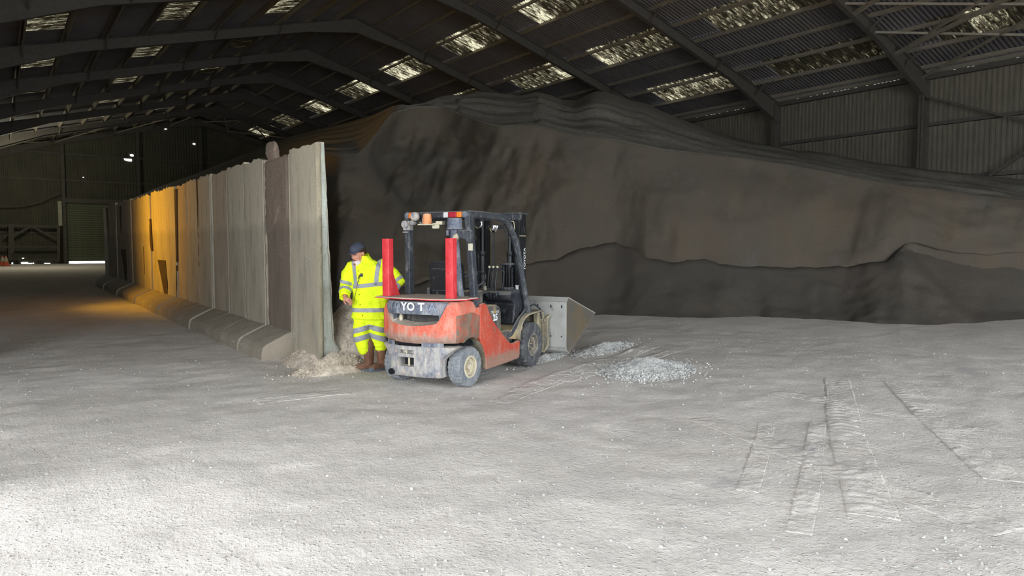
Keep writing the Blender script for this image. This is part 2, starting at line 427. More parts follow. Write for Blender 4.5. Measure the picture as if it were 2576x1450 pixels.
for bi in range(-1, len(FR)-1):
    ya, yb = (FRONT-0.2, FR[0]) if bi < 0 else (FR[bi], FR[bi+1])
    for side in (1, -1):
        for gi, g in enumerate(groups):
            segs = []
            if g[0] == 'S' and bi >= 0:
                Xa, Xb = g[1], g[2]
                s0 = yb-1.2; nsh = 4 if side > 0 else 3; s1 = s0-1.05*nsh
                segs = [(s0, yb), (ya, s1)]
                win_no += 1
                wnd = empty('window_%d' % win_no, ((Xa+Xb)/2 if side > 0 else 2*RIDGE-(Xa+Xb)/2, (s0+s1)/2, zq((Xa+Xb)/2, side)+PUR)); tag(wnd, kind='structure')
                for q in range(nsh):
                    key = ('s', gi, side, rs.choice('AAC') if side > 0 and bi > 3 else rs.choice('AAB') if side < 0 else rs.choice('BBA'), )
                    ck = key + (q,)
                    if ck not in cache:
                        me = MB(); rows = []
                        for X in (Xa-0.06, Xb+0.06):
                            xx = X if side > 0 else 2*RIDGE-X
                            rows.append([(xx, y, zq(X, side)+PUR+0.022+dz) for y, dz in corr_rows(0, 1.05)])
                        me.grid(rows); cache[ck] = me.mesh('sheet', M['sky'+key[3]], 'full')
                    o = link('translucent_sheet', cache[ck], None, (0, s1+q*1.05, 0)); o.parent = wnd; o.matrix_parent_inverse = Matrix.Translation(-Vector(wnd.location))
                # keep each sheet's own dirt pattern
            else:
                Xa, Xb = (g[1], g[2]) if g[0] == 'S' else g
                segs = [(ya, yb)]
            for a, c in segs:
                key = (gi, side, round(c-a, 3))
                if key not in cache: cache[key] = roof_panel_mesh(Xa, Xb, 0, c-a, side, M['roof'])
                link('roof_sheet', cache[key], ceiling, (0, a, 0))
for side in (1, -1):
    for gi, g in enumerate(groups):
        Xa, Xb = (g[1], g[2]) if g[0] == 'S' else g
        link('roof_sheet', roof_panel_mesh(Xa, Xb, 0, .6, side, M['roof']), ceiling, (0, GY, 0))
# purlins: z-sections, one per bay and row
def purlin_mesh(L):
    b = MB(); h, f, t = PUR, 0.06, 0.008
    b.box((-t/2, 0, 0), (t/2, L, h)); b.box((-f, 0, 0), (0, L, t*1.5)); b.box((0, 0, h-t), (f, L, h))
    return b.mesh('purlin', M['purlin'])
pm = purlin_mesh(6.0); pm2 = purlin_mesh(FR[0]-FRONT)
prow = [rowX(i) for i in range(-4, 7)] + [27.30]
for bi in range(-1, len(FR)-1):
    for side in (1, -1):
        for X in prow:
            o = link('purlin', pm if bi >= 0 else pm2, ceiling, (X if side > 0 else 2*RIDGE-X, FRONT if bi < 0 else FR[bi], zq(X, side)))
            if side < 0: o.scale = (-1, 1, 1)
            o.rotation_euler = (0, math.atan(SL if side > 0 else SLL)*side, 0)
# ridge cap
b = MB(); b.prism([(RIDGE-0.4, zr(RIDGE)+PUR-0.03), (RIDGE, zr(RIDGE)+PUR+0.13), (RIDGE+0.4, zr(RIDGE)+PUR-0.03), (RIDGE, zr(RIDGE)+PUR+0.17)], FRONT-0.2, GY+0.2)
b.build('ridge_cap', M['roof'], ceiling)
# portal frames
def isec(b, pts, depth0, w=0.17, t=0.012, yc=0.0):
    """I-section rafter following top line pts [(x,z)], hanging down depth (per point)"""
    n = len(pts); top = []; 
    def sl(lo, hi, y0, y1):
        v = []
        for (x, z), d in zip(pts, depth0):
            v.append((x, z-lo(d))); 
        vv = [(x, z) for x, z in v] + [(x, z-hi(d)) for (x, z), d in reversed(list(zip(pts, depth0)))]
        m = n
        V = [(x, y0, z) for x, z in vv] + [(x, y1, z) for x, z in vv]
        F = []
        for i in range(m-1):
            j = 2*m-1-i
            F += [(i, i+1, j-1, j), (2*m+i, 2*m+j, 2*m+j-1, 2*m+i+1), (i, 2*m+i, 2*m+i+1, i+1), (j, j-1, 2*m+j-1, 2*m+j)]
        F += [(0, 2*m-1, 4*m-1, 2*m), (m-1, 2*m+m-1, 3*m, m)]
        b.add(V, F)
    sl(lambda d: 0, lambda d: t*1.6, yc-w/2, yc+w/2)
    sl(lambda d: d-t*1.6, lambda d: d, yc-w/2, yc+w/2)
    sl(lambda d: 0, lambda d: d, yc-t/2, yc+t/2)
for k, y in enumerate(FR):
    fr = empty('trim_%d' % (k+1), (RIDGE, y, 0)); tag(fr, kind='structure')
    for s_ in (1, -1):
        P = lambda X: (s_*(X-RIDGE), zq(X, s_)-0.005)
        xs_ = [RIDGE, RIDGE+0.5, RIDGE+2.2, XR-3.6, XR-0.25]
        dp = [0.62, 0.58, 0.40, 0.40, 0.85]
        b = MB(); isec(b, [P(X) for X in xs_], dp); b.build('rafter', M['steel'], fr)
        b = MB(); xo = s_*(XR-RIDGE)
        ztop = zq(XR, s_)
        x0, x1 = (xo-s_*0.46, xo-s_*0.04)
        b.box((min(x0, x0+s_*.018), -0.1, 0.0), (max(x0, x0+s_*.018), 0.1, ztop))
        b.box((min(x1, x1-s_*.018), -0.1, 0.0), (max(x1, x1-s_*.018), 0.1, ztop))
        b.box((min(x0, x1), -0.007, 0.0), (max(x0, x1), 0.007, ztop))
        for zz in (ztop-0.06, ztop-0.85): b.box((min(x0, x1), -0.095, zz), (max(x0, x1), 0.095, zz+0.016))
        b.build('column', M['steel'], fr)
        # fly braces from the bottom flange up to every second purlin
        for i in (-2, 0, 3, 5):
            X = rowX(i); z1 = zq(X, s_)
            for sg in (-1,):
                b = MB(); b.bar((s_*(X-RIDGE), sg*0.07, z1-0.40), (s_*(X-RIDGE), sg*0.62, z1+0.03), 0.05, 0.05); b.build('fly_brace', M['steel'], fr)
# eave beam / gutter along the right and left walls
for s_ in (1, -1):
    b = MB(); xo = XR-0.02 if s_ > 0 else XL+0.02
    b.box((min(xo, xo-s_*.14), FRONT, zq(XR, s_)-0.10), (max(xo, xo-s_*.14), GY, zq(XR, s_)+0.06))
    b.box((min(xo, xo-s_*.2), FRONT, zq(XR, s_)-0.12), (max(xo, xo-s_*.2), GY, zq(XR, s_)-0.10))
    b.build('eave_beam', M['steel'], ceiling)
# light leaking between the wave of the sheets and the eave beam
me = MB(); me.box((XR-0.165, 0, 0), (XR-0.155, 0.075, 0.022)); gm = me.mesh('gap', M['gap'])
for y0_, y1_ in ((5.0, 11.3), (12.6, 17.3), (18.6, 22.5)):
    y = y0_
    while y < y1_:
        if rs.random() < 0.42: link('light_gap', gm, ceiling, (0, y, zr(XR)+0.062)).scale = (1, 1, 0.35)
        y += 0.146
# roof bracing in the bay at the right of the view, and at the far end
def roofpt(X, y, dz=-0.12): return Vector((X, y, zr(X)+dz))
bays = [(FR[3], FR[4]), (FR[2], FR[3]), (GY-6, GY)]
brs = [((rowX(4.6), FR[3]), (rowX(1.9), FR[2])), ((rowX(6.1), FR[3]), (rowX(3.4), FR[2])), ((rowX(1.9), FR[3]), (rowX(4.6), FR[2])), ((rowX(3.4), FR[3]), (rowX(6.1), FR[2])),
       ((rowX(6)-.2, GY), (rowX(3), GY-6)), ((rowX(3), GY), (rowX(6)-.2, GY-6))]
def mir(X): return 2*RIDGE-X
for a_, c_ in [(rowX(6), rowX(3)), (rowX(3), rowX(0)), (rowX(0), rowX(-3)), (rowX(-3), rowX(-4.5))]:
    brs += [((mir(a_), GY), (mir(c_), GY-6)), ((mir(c_), GY), (mir(a_), GY-6)), ((a_, GY), (c_, GY-6)), ((c_, GY), (a_, GY-6))]
for (xa, ya), (xb, yb) in brs:
    b = MB(); b.bar(roofpt(xa, ya, -.2), roofpt(xb, yb, -.2), 0.07, 0.07); b.build('roof_brace', M['purlin'], ceiling)
for X in (rowX(4.5), rowX(2.3)):
    b = MB(); b.bar(roofpt(X, FR[3], -.28), roofpt(X-2.55, FR[2], -.28), 0.11, 0.11); b.build('roof_strut', M['purlin'], ceiling)

# walls
def wall_sheets(name, parent_name, pts_fn):
    pass
wall_right = empty('wall_right', (XR, 20, 0)); tag(wall_right, kind='structure')
def rib_mesh(L, h, mat, pitch=1/6, amp=0.011):
    b = MB(); n = int(round(L/pitch)); prof = []
    for i in range(n):
        t = i*pitch; prof += [(t, 0), (t+pitch*.42, 0), (t+pitch*.5, amp), (t+pitch*.88, amp)]
    prof.append((L, 0))
    b.grid([[(a, t, z) for t, a in prof] for z in (0, h)]); return b.mesh('sheet', mat)
rm = rib_mesh(1.0, zr(XR)+0.17, M['wallsheet'])
for i in range(-9, 30): link('wall_sheet', rm, wall_right, (0, i*1.0-20, 0))
rml = rib_mesh(GY-30, zr(XR)+0.17, M['wallsheet']); link('wall_sheet', rml, wall_right, (0, 10, 0))
for z in (2.0, 4.05, 6.0):
    for bi in range(len(FR)-1):
        b = MB(); b.box((XR-.1, FR[bi]+.1, z), (XR-.02, FR[bi+1]-.1, z+.012)); b.box((XR-.1, FR[bi]+.1, z), (XR-.09, FR[bi+1]-.1, z+.14)); o = b.build('side_rail', M['steel'], wall_right); o.location = (-XR, -20, 0)
# wall bracing in the bay nearest the camera on the right
for p, q in (((XR-.3, FR[3]-.1, 7.05), (XR-.3, FR[2]+1.9, 5.35)), ((XR-.3, FR[2]+1.9, 5.35), (XR-.3, FR[3]-2.0, 3.9)), ((XR-.3, FR[2]+1.9, 5.35), (XR-.3, FR[2]+.1, 7.0))):
    b = MB(); b.bar(p, q, .08, .08); o = b.build('wall_brace', M['steel'], wall_right); o.location = (-XR, -20, 0)
wall_left = empty('wall_left', (DOOR[2], 20, 0)); tag(wall_left, kind='structure')
rl = rib_mesh(GY-DOOR[1], zr(DOOR[2])+0.17, M['wallsheet']); link('wall_sheet', rl, wall_left, (-0.03, DOOR[1]-20, 0))
rl = rib_mesh(DOOR[0]-FRONT, zr(DOOR[2])+0.17, M['wallsheet']); link('wall_sheet', rl, wall_left, (-0.03, FRONT-20, 0))
rl = rib_mesh(DOOR[1]-DOOR[0], zr(DOOR[2])+0.17-DOOR[3], M['wallsheet']); link('wall_sheet', rl, wall_left, (-0.03, DOOR[0]-20, DOOR[3]))

# gable at the far end: one metre sheets up to the roof line, columns and rails
wall_back = empty('wall_back', (RIDGE, GY+0.25, 0)); tag(wall_back, kind='structure')
zg = zf(GY)
DX0, DX1, DZ = 4.15, 8.75, 4.95    # roller door opening
def gable_sheet(x0, x1, zlo=0.0):
    b = MB(); prof = []; n = max(1, int(round((x1-x0)/0.2))); p = (x1-x0)/n
    for i in range(n):
        t = x0+i*p; prof += [(t, 0), (t+p*.42, 0), (t+p*.5, -.035), (t+p*.88, -.035)]
    prof.append((x1, 0))
    b.grid([[(t-RIDGE, a, zlo) for t, a in prof], [(t-RIDGE, a, zr(t)+PUR+0.03) for t, a in prof]])
    return b.build('wall_sheet', M['gable'], wall_back)
x = XL-3.0
while x < XR-0.01:
    x1 = min(x+1.0, XR)
    if x < DX0 < x1: x1 = DX0
    if x < DX1 < x1 and x >= DX0: x1 = DX1
    inside = x >= DX0-1e-6 and x1 <= DX1+1e-6
    gable_sheet(x, x1, DZ if inside else zg-0.1); x = x1
for xc_ in (DX0-.12, DX1+.12, 13.3, 18.0, 22.7):
    b = MB(); b.box((xc_-RIDGE-.1, -.36, 0), (xc_-RIDGE+.1, -.34, zr(xc_)-.3)); b.box((xc_-RIDGE-.1, -.1, 0), (xc_-RIDGE+.1, -.08, zr(xc_)-.3)); b.box((xc_-RIDGE-.008, -.34, 0), (xc_-RIDGE+.008, -.1, zr(xc_)-.3))
    b.build('gable_post', M['steel'], wall_back)
for z in (2.6, 6.4, 8.3):
    for xa, xb in ((XL, DX0-.24), (DX0, DX1), (DX1+.24, 13.2), (13.4, 17.9)):
        if z < DZ and xa == DX0: continue
        b = MB(); b.box((xa-RIDGE, -.12, z), (xb-RIDGE, -.04, z+.14)); b.build('gable_rail', M['steel'], wall_back)
b = MB(); b.box((DX0-RIDGE-.1, -.5, DZ-.1), (DX1-RIDGE+.1, -.04, DZ+.16)); b.box((DX0-RIDGE-.1, -.52, DZ+.12), (DX1-RIDGE+.1, -.5, DZ+.2)); b.build('lintel', M['steel'], wall_back)
# torn holes in the gable that let daylight in
for hx, hy, s_ in ((322, 401, .30), (332, 391, .16), (417, 324, .10), (489, 362, .12), (210, 446, .05)):
    d = at(hx, hy, 1.0) - Vector((0,0,EYE)); t = (GY+0.12)/d.y; p = Vector((0,0,EYE)) + d*t
    poly = [(s_*math.cos(a)*(0.6+0.6*rs.random()), s_*.6*math.sin(a)*(0.6+0.6*rs.random())) for a in [2*PI*i/9 for i in range(9)]]
    b = MB(); b.prism([(q[0]+p.x-RIDGE, q[1]+p.z) for q in poly], -.075, -.06); b.build('torn_hole', M['gap'], wall_back)
# roller shutter door with its slats and the strip of daylight under it
door_1 = empty('door_1', ((DX0+DX1)/2, GY+.2, 0)); tag(door_1, kind='structure')
hw_ = (DX1-DX0)/2
me = MB(); me.prism([(0, 0), (-.03, .03), (-.03, .13), (0, .16)], -hw_, hw_, 'x'); slm = me.mesh('slat', M['shutter'])
z = zg+0.16
while z < DZ-.05: link('slat', slm, door_1, (0, -.05, z)); z += 0.165
b = MB(); b.box((-hw_, -.005, zg+.15), (hw_, .005, DZ)); b.build('shutter_backing', M['shutter'], door_1)
b = MB(); b.prism([(-hw_+.9, zg-.02), (hw_, zg-.02), (hw_, zg+.09), (0, zg+.11), (-hw_+.9, zg+.02)], -.02, .02); b.build('daylight_strip', M['gap'], door_1)
for sx in (-1, 1):
    b = MB(); b.box((sx*hw_-.07, -.12, zg-.1), (sx*hw_+.07, .02, DZ)); b.build('guide_rail', M['steel'], door_1)
for gx, gy, gs in ((62, 662, .2), (72, 664, .07), (78, 664, .07), (84, 663, .03), (120, 664, .16), (58, 651, .05), (31, 663, .04), (113, 664, .03)):
    d = at(gx, gy, 1.0)-Vector((0,0,EYE)); t = (GY+0.1)/d.y; p = Vector((0,0,EYE))+d*t
    b = MB(); b.box((p.x-gs-RIDGE, -.09, max(zg-.03, p.z-.06)), (p.x+gs-RIDGE, -.08, p.z+.05)); b.build('light_gap', M['gap'], wall_back)
# the unseen front wall; its opening is added to light the floor
b = MB(); b.prism([(DOOR[2], 0), (-.5, 0), (-.5, 6.2), (18, 6.2), (18, 0), (XR, 0), (XR, zr(XR)+.2), (RIDGE, zr(RIDGE)+.25), (XL, zr(XL)+.2), (DOOR[2], zr(DOOR[2])+.2)], FRONT-.1, FRONT)
o = b.build('wall_front', M['wallsheet']); tag(o, kind='structure')

# ------------------------------------------------------------------ the stockpile
def interp(pts, x):
    if x <= pts[0][0]: return pts[0][1:]
    for i in range(len(pts)-1):
        if x <= pts[i+1][0]:
            a, c = pts[i], pts[i+1]; t = (x-a[0])/(c[0]-a[0]); 
            return tuple(a[k]+(c[k]-a[k])*t for k in range(1, len(a)))
    return pts[-1][1:]
def smoothed(pts, x, wdt=16):
    acc = None; n = 0
    for k in (-1, -.5, 0, .5, 1):
        v = interp(pts, x+k*wdt); acc = v if acc is None else tuple(p+q for p, q in zip(acc, v)); n += 1
    return tuple(q/n for q in acc)
def gd(y): return EYE*FPX/(y-623.0)
foot = [(300, 700, 30), (500, 740, 21), (640, 780, 16), (760, 820, 13.6), (850, 846, 12.9), (950, 838, 13.3), (1080, 825, 14.2), (1200, 812, 15.2), (1340, 800, 16.2), (1500, 797, 16.4), (1620, 800, 16.2), (1760, 806, 15.7), (1900, 800, 16.2), (2060, 808, 15.5), (2200, 818, 14.7), (2330, 822, 14.4), (2450, 815, 14.9), (2620, 808, 15.5), (2900, 812, 15.2)]
tal = [(300, 650, 31), (500, 680, 22), (640, 700, 17.5), (760, 740, 15.0), (850, 770, 13.9), (950, 745, 14.6), (1080, 705, 15.6), (1200, 685, 16.7), (1300, 668, 17.4), (1345, 660, 17.6), (1400, 655, 17.7), (1440, 632, 18.0), (1500, 618, 18.3), (1545, 611, 18.5), (1590, 622, 18.2), (1625, 650, 17.8), (1700, 660, 17.6), (1765, 651, 17.8), (1830, 667, 17.6), (1950, 673, 17.5), (2060, 674, 17.4), (2150, 668, 17.2), (2230, 655, 17.0), (2275, 612, 17.3), (2300, 603, 17.5), (2340, 612, 17.4), (2400, 628, 17.2), (2480, 634, 17.0), (2560, 628, 17.0), (2900, 610, 17.0)]
brow = [(300, 540, 38), (400, 500, 36), (500, 460, 33), (600, 425, 29), (720, 395, 24), (800, 385, 19.5), (850, 395, 17.2), (900, 390, 17.4), (940, 345, 18.3), (985, 283, 19.6), (1040, 268, 20.4), (1110, 268, 20.8), (1170, 290, 20.2), (1215, 308, 19.6), (1262, 318, 19.2), (1310, 312, 19.3), (1360, 318, 19.2), (1450, 338, 19.2), (1550, 354, 19.2), (1660, 376, 19.0), (1800, 391, 19.0), (1983, 413, 19.0), (2100, 436, 18.8), (2250, 464, 18.4), (2400, 484, 18.0), (2576, 504, 17.8), (2900, 540, 17.2)]
crest = [(300, 512, 46), (340, 497, 45), (400, 470, 42), (490, 438, 38), (560, 409, 36), (640, 380, 34), (720, 347, 31), (800, 326, 29), (880, 306, 26.5), (940, 288, 24.5), (985, 268, 22.5), (1010, 263, 22), (1030, 267, 22.2), (1070, 258, 23.0), (1110, 242, 24), (1135, 238, 24.5), (1160, 241, 25.0), (1210, 229, 26), (1260, 234, 26.3), (1310, 240, 26.5), (1350, 230, 27), (1385, 238, 27.2), (1410, 250, 27.2), (1450, 252, 27.0), (1480, 236, 26.8), (1500, 229, 26.8), (1525, 230, 27), (1580, 250, 27.5), (1620, 259, 27.8), (1700, 294, 28.5), (1780, 325, 29.0), (1860, 350, 29.6), (1983, 377, 29.6), (2100, 392, 28.0), (2200, 409, 26.8), (2345, 428, 25.3), (2576, 452, 23.0), (2900, 480, 20.6)]
def build_pile():
    cols = []; px = 300.0
    while px <= 2900: cols.append(px); px += 8.0
    NT, NC, NB, NK = 34, 70, 44, 10
    top_rows = []; tal_rows = []
    for px in cols:
        f = smoothed(foot, px, 20); t = smoothed(tal, px, 3); b_ = smoothed(brow, px, 8); c = smoothed(crest, px, 4)
        # foot on the floor
        pf = at(px, f[0], f[1]); pf.z = zf(pf.y)-0.12
        pt = at(px, t[0], t[1]); pb = at(px, b_[0], b_[1]); pc = at(px, c[0], c[1])
        out = (pf-pc); out.z = 0; out.normalize()
        # cliff base hidden inside the talus
        base = pt.copy(); base.z -= 0.5; base -= out*(-0.0)
        low = pf.lerp(pt, 0.35) - out*0.5; low.z = 0.1
        ccol = []
        lowc = Vector((pt.x, pt.y, 0.0)) - out*0.1
        for i in range(14):
            s = i/14; ccol.append(('c', lowc.lerp(pt - out*0.15, s), s*0.0, 0.3))
        for i in range(NC+1):
            s = i/NC; p = (pt-out*0.15).lerp(pb, s)
            p += out*0.35*math.sin(PI*s)*(0.6+0.8*fbm((px*0.004, s*1.2, 3), 3))
            ccol.append(('c', p, s, min(1, s*6)*min(1, (1-s)*5+0.12)))
        for i in range(1, NB+1):
            s = i/NB; p = pb.lerp(pc, s); sag = -0.35*math.sin(PI*s); p.z += sag*(0.7 if px > 1100 else 0.2)
            ccol.append(('b', p, s, min(1, s*5)*min(1, (1-s)*6)))
        back = (pc-pb); back.z = 0; back.normalize()
        for i in range(1, NK+1):
            s = i/NK; p = pc + back*(6.5*s); p.z = pc.z - 0.2*s - 3.6*s*s
            ccol.append(('k', p, s, 0.3))
        res = []
        for kind, p, s, wt in ccol:
            q = p.copy()
            if kind == 'c':
                sm_ = max(0.35, min(1.0, (1900-px)/500.0)); d = 0.30*sm_*fbm((p.x*0.35, p.y*0.35, p.z*0.16), 5, 0.8) + 0.10*sm_*fbm((p.x*1.3, p.y*1.3, p.z*0.35+9), 5, 0.7)
                # slanting gullies running down to the right in the bowl on the left part
                g = fbm(((px-p.z*26)*0.012, p.z*0.22, 7), 5, 0.75)
                lf = max(0.0, min(1.0, (1500-px)/420.0))
                d += (0.08+0.34*lf*max(0.0, min(1.0, (px-890)/90.0)))*(abs(g)-0.18)*-1.0
                # the hollow behind the leaning shoulder
                e = math.exp(-((px-1010)/95.0)**2)*math.exp(-((p.z-4.2)/1.6)**2)
                d -= 0.9*e
                e = math.exp(-((px-880)/70.0)**2)*math.exp(-((p.z-2.4)/1.8)**2); d += 0.35*e
                e = math.exp(-((px-2120)/60.0)**2)*math.exp(-((p.z-2.0)/1.1)**2); d -= 0.25*e
                pe = interp([(0, 1045), (1.5, 1040), (2.6, 1025), (3.3, 975), (4.05, 928), (4.6, 955), (5.2, 1000)], p.z)[0]
                te = max(0.0, min(1.0, (pe-px)/16.0+.5)); d += 0.6*(te*te*(3-2*te)-1.0)*min(1.0, max(0.0, (1500-px)/350.0))
                q += out*d*wt
            elif kind == 'b':
                # ribs running along the slope towards the lower right
                r_ = math.sin(s*(13 if px > 1350 else 7)+0.0035*px+1.6*fbm((px*0.0018, s*2.0, 1), 3)); r2 = fbm((px*0.0022, s*9, 4), 4)
                amt = 0.20 if px > 1150 else 0.06
                q.z += (amt*(1-abs(r_))**1.5 + 0.12*r2)*wt
            else: q.z += 0.1*fbm((p.x, p.y, 2), 3)
            if q.x > XR-0.12: q.x = XR-0.12
            q.z = min(q.z, zr(min(q.x, XR))-0.25)
            if q.x < 3.85: q.x = 3.85
            if q.y > GY-.3: q.y = GY-.3
            res.append(q)
        top_rows.append(res)
        # talus: a loose slope laid against the cliff
        tr = []
        for i in range(NT+1):
            s = i/NT; p = pf.lerp(pt, s); p.z = pf.z + (pt.z-pf.z)*(0.25*s+0.75*s**1.5 if s < 1 else 1)
            wv = min(1, s*5)
            p += out*(0.10*fbm((p.x*0.8, p.y*0.8, 1), 4) + 0.25*fbm((px*0.006, 0, 5), 3))*wv*(1-s)**.3
            p.z += 0.05*fbm((p.x*2.5, p.y*2.5, 8), 4)*wv
            if px > 2150:
                tt_ = max(0.0, min(1.0, (2262+(1-s)*235-px)/26.0+.5)); p += out*(0.6*(tt_*tt_*(3-2*tt_))-.6)*min(1, (px-2150)/60)*min(1, s*4)*(1 if s < .97 else .3)
            if i == NT: p -= out*0.12
            tr.append(p)
        e = tr[-1].copy() - out*1.3; e.z += 0.0
        tr.append(e)
        for p in tr:
            if p.x > XR-.12: p.x = XR-.12
            if p.x < 3.85: p.x = 3.85
        tal_rows.append(tr)
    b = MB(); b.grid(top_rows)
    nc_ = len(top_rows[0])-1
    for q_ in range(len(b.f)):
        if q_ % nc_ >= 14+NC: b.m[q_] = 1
    o = b.build('stockpile', [M['pile'], M['lit_grit']], None, 'full')
    tag(o, 'huge brown grey heap with a cut face rising towards the roof', 'heap', kind='stuff')
    b = MB(); b.grid(tal_rows)
    o2 = b.build('loose_slope', M['talus'], o, 'full'); o2['kind'] = 'stuff'
build_pile()

# ------------------------------------------------------------------ precast wall units along the stockpile
WX, WY0, PWD = 3.45, 9.05, 1.14
NPAN = 21
def panel_mesh(i, rnd, height, jag, wd):
    """face at x=0, thickness to +x; y from 0 to wd"""
    nz = 26; ny = 10; tt, tb = 0.10, 0.21
    f = []; bk = []
    for k in range(nz+1):
        z = height*k/nz; rf = []; rb = []
        for j in range(ny+1):
            y = wd*j/ny
            zz = z
            if k == nz: zz += jag*fbm((y*6+i*7, 0.3, i), 4)
            e = 0.0
            if j in (0, ny): e = 0.012+0.012*fbm((z*6, i*3, j), 4)
            x = 0.008*fbm((y*1.4, z*0.9, i*5), 3) + e
            th = tb+(tt-tb)*z/height
            if z < 0.32: th += (0.32-z)*0.85
            rf.append((x, y + (0.010*fbm((z*7, i, 1), 3) if j in (0, ny) else 0), zz)); rb.append((th+0.012*fbm((y*5, z*5, i), 3), y, zz))
        f.append(rf); bk.append(rb)
    b = MB(); b.grid(f); b.grid([r[::-1] for r in bk])
    for j in (0, ny): b.grid([[f[k][j], bk[k][j]] for k in range(nz+1)])
    b.grid([f[nz], bk[nz]])
    return b
rp = random.Random(11)
names_order = ['first', 'second', 'third', 'fourth', 'fifth', 'sixth', 'seventh', 'eighth', 'ninth', 'tenth', 'eleventh', 'twelfth', 'thirteenth', 'fourteenth', 'fifteenth', 'sixteenth', 'seventeenth', 'eighteenth', 'nineteenth', 'twentieth', 'twenty-first']
labels = {0: 'nearest pale concrete wall unit with crumbling end edge beside the man',
          1: 'rough pinkish broken concrete wall unit with a knob on top, second from the man',
          2: 'grey concrete wall unit beside the rough pinkish one, third from the man',
          3: 'smooth grey scratched concrete wall unit, fourth from the man',
          4: 'brown stained concrete wall unit, fifth from the man'}
for i in range(NPAN):
    y = WY0 + i*PWD; x = WX + 0.02*math.sin(i*2.1)
    if i >= 16: x -= 0.0
    rz = 0.0 if i < 19 else -0.14*(i-18)
    mat = M['conc_end'] if i == 0 else M['conc_rough'] if i == 1 else M['conc_dark'] if i in (4, 7) else M['conc']
    t = empty('concrete_wall_unit', (x, y, zf(y)-0.02), rz)
    lab = labels.get(i) or 'amber lit concrete wall unit, %s from the man along the wall' % names_order[i] if i > 7 else labels.get(i) or 'weathered grey concrete wall unit, %s from the man along the wall' % names_order[i]
    tag(t, lab, 'wall unit', 'precast concrete units along the heap')
    h = 3.03 + (0.0 if i == 0 else rp.uniform(-0.03, 0.03))
    if i == 1: h = 2.98
    pbm = panel_mesh(i, rp, h, 0.06 if i else 0.03, PWD-0.015)
    pbm.build('slab', mat if i else M['conc'], t, True)
    if i == 0:
        # crumbling pale rib down the free end
        rows = []
        for k in range(60):
            z = 0.02+3.0*k/59; r = []
            for a in range(7):
                th = a/6; n_ = fbm((z*5, a*.8, 2), 5)
                r.append((-0.022+0.070*th + 0.012*n_*math.sin(PI*th), -0.014 - 0.016*math.sin(PI*th) - 0.05*abs(n_)*math.sin(PI*th), z))
            rows.append(r)
        b = MB(); b.grid(rows); b.build('crumbling_edge', concrete_mat('yellowed_mortar', hexc(226, 212, 180), hexc(208, 194, 164), True), t, 'full')
        rows = []
        for k in range(70):
            z = .0+3.02*k/69; th = 0.205-0.105*z/3.03
            if z < 0.42: th += (0.42-z)**1.3*0.75
            th += 0.010*fbm((z*6, 3, 3), 4) - (0.03 if 1.55 < z < 1.62 else 0)
            rows.append([(0.035+(th-.035)*q/6, -0.010-0.006*fbm((q*.8, z*5, 3), 4)+(0.014 if q == 6 else 0), z) for q in range(7)])
        b = MB(); b.grid(rows)
        b.build('end_face', M['conc_end'], t)
    if i == 1:
        b = MB(); b.ball((0.05, PWD-.24, h+.13), (0.08, 0.22, 0.16), 22, 14)
        b.v = [tuple(Vector(q)+Vector((0, 1, 1))*0.085*fbm((q[0]*6, q[1]*6, q[2]*6), 4)) for q in b.v]
        b.build('concrete_knob', M['conc_rough'], t, 'full')
        b = MB(); rows = []
        for k in range(30):
            zz = 2.0+0.97*k/29; r = []
            for j in range(24):
                yy = 0.03+1.07*j/23
                lo = 2.02+0.22*math.sin(PI*min(1, max(0, (0.62-yy)/.55)))*1.0 - (0.0 if yy < .62 else .25*(yy-.62)/.45)
                z2 = lo+(2.99-lo)*k/29
                ed = 0.0 if 0 < k < 29 and 0 < j < 23 else 0.045
                r.append((-0.028+0.018*fbm((yy*14, z2*14, 1), 4)+ed, yy, z2))
            rows.append(r)
        b.grid(rows); b.build('rough_patch', M['conc_rough'], t, 'full')
    # mortar in the joint towards the next unit
    if 0 < i < 8:
        rows = []
        for k in range(70):
            z = 0.30+2.68*k/69; n_ = fbm((z*3, i*2, 2), 4); wv = max(0.004, 0.020+0.03*n_)
            if z > 2.2: wv *= 0.4
            rows.append([(0.005, -wv, z), (-0.012-0.012*abs(n_), -wv*.4, z), (-0.014-0.01*n_, wv*.5, z), (0.005, wv, z)])
        b = MB(); b.grid(rows); b.build('joint_mortar', M['toe'], t, 'full')
    # toe in front of the slab
    if i > 0:
        pr = [(0.0, 0.40), (-0.05, 0.385), (-0.38, 0.235), (-0.43, 0.19), (-0.45, 0.12), (-0.46, -0.05), (0, -0.05)]
        nn = 8; rows = []
        yy0, yy1 = (0.0 if i == 1 else 0.006), PWD-0.006
        for j in range(nn+1):
            yv = yy0+(yy1-yy0)*j/nn
            rows.append([(px_ - (0.03*fbm((yv*4+i*3, q*2, 5), 4) if 0 < q < 5 else 0), yv, pz + (0.02*fbm((yv*5+i*3, q, 8), 3) if q not in (0, 5, 6) else 0)) for q, (px_, pz) in enumerate(pr)])
        b = MB(); b.grid(rows); b.add(rows[0], [tuple(range(7))]); b.add(rows[-1], [tuple(range(7))[::-1]])
        b.build('footing', M['toe'], t, True)
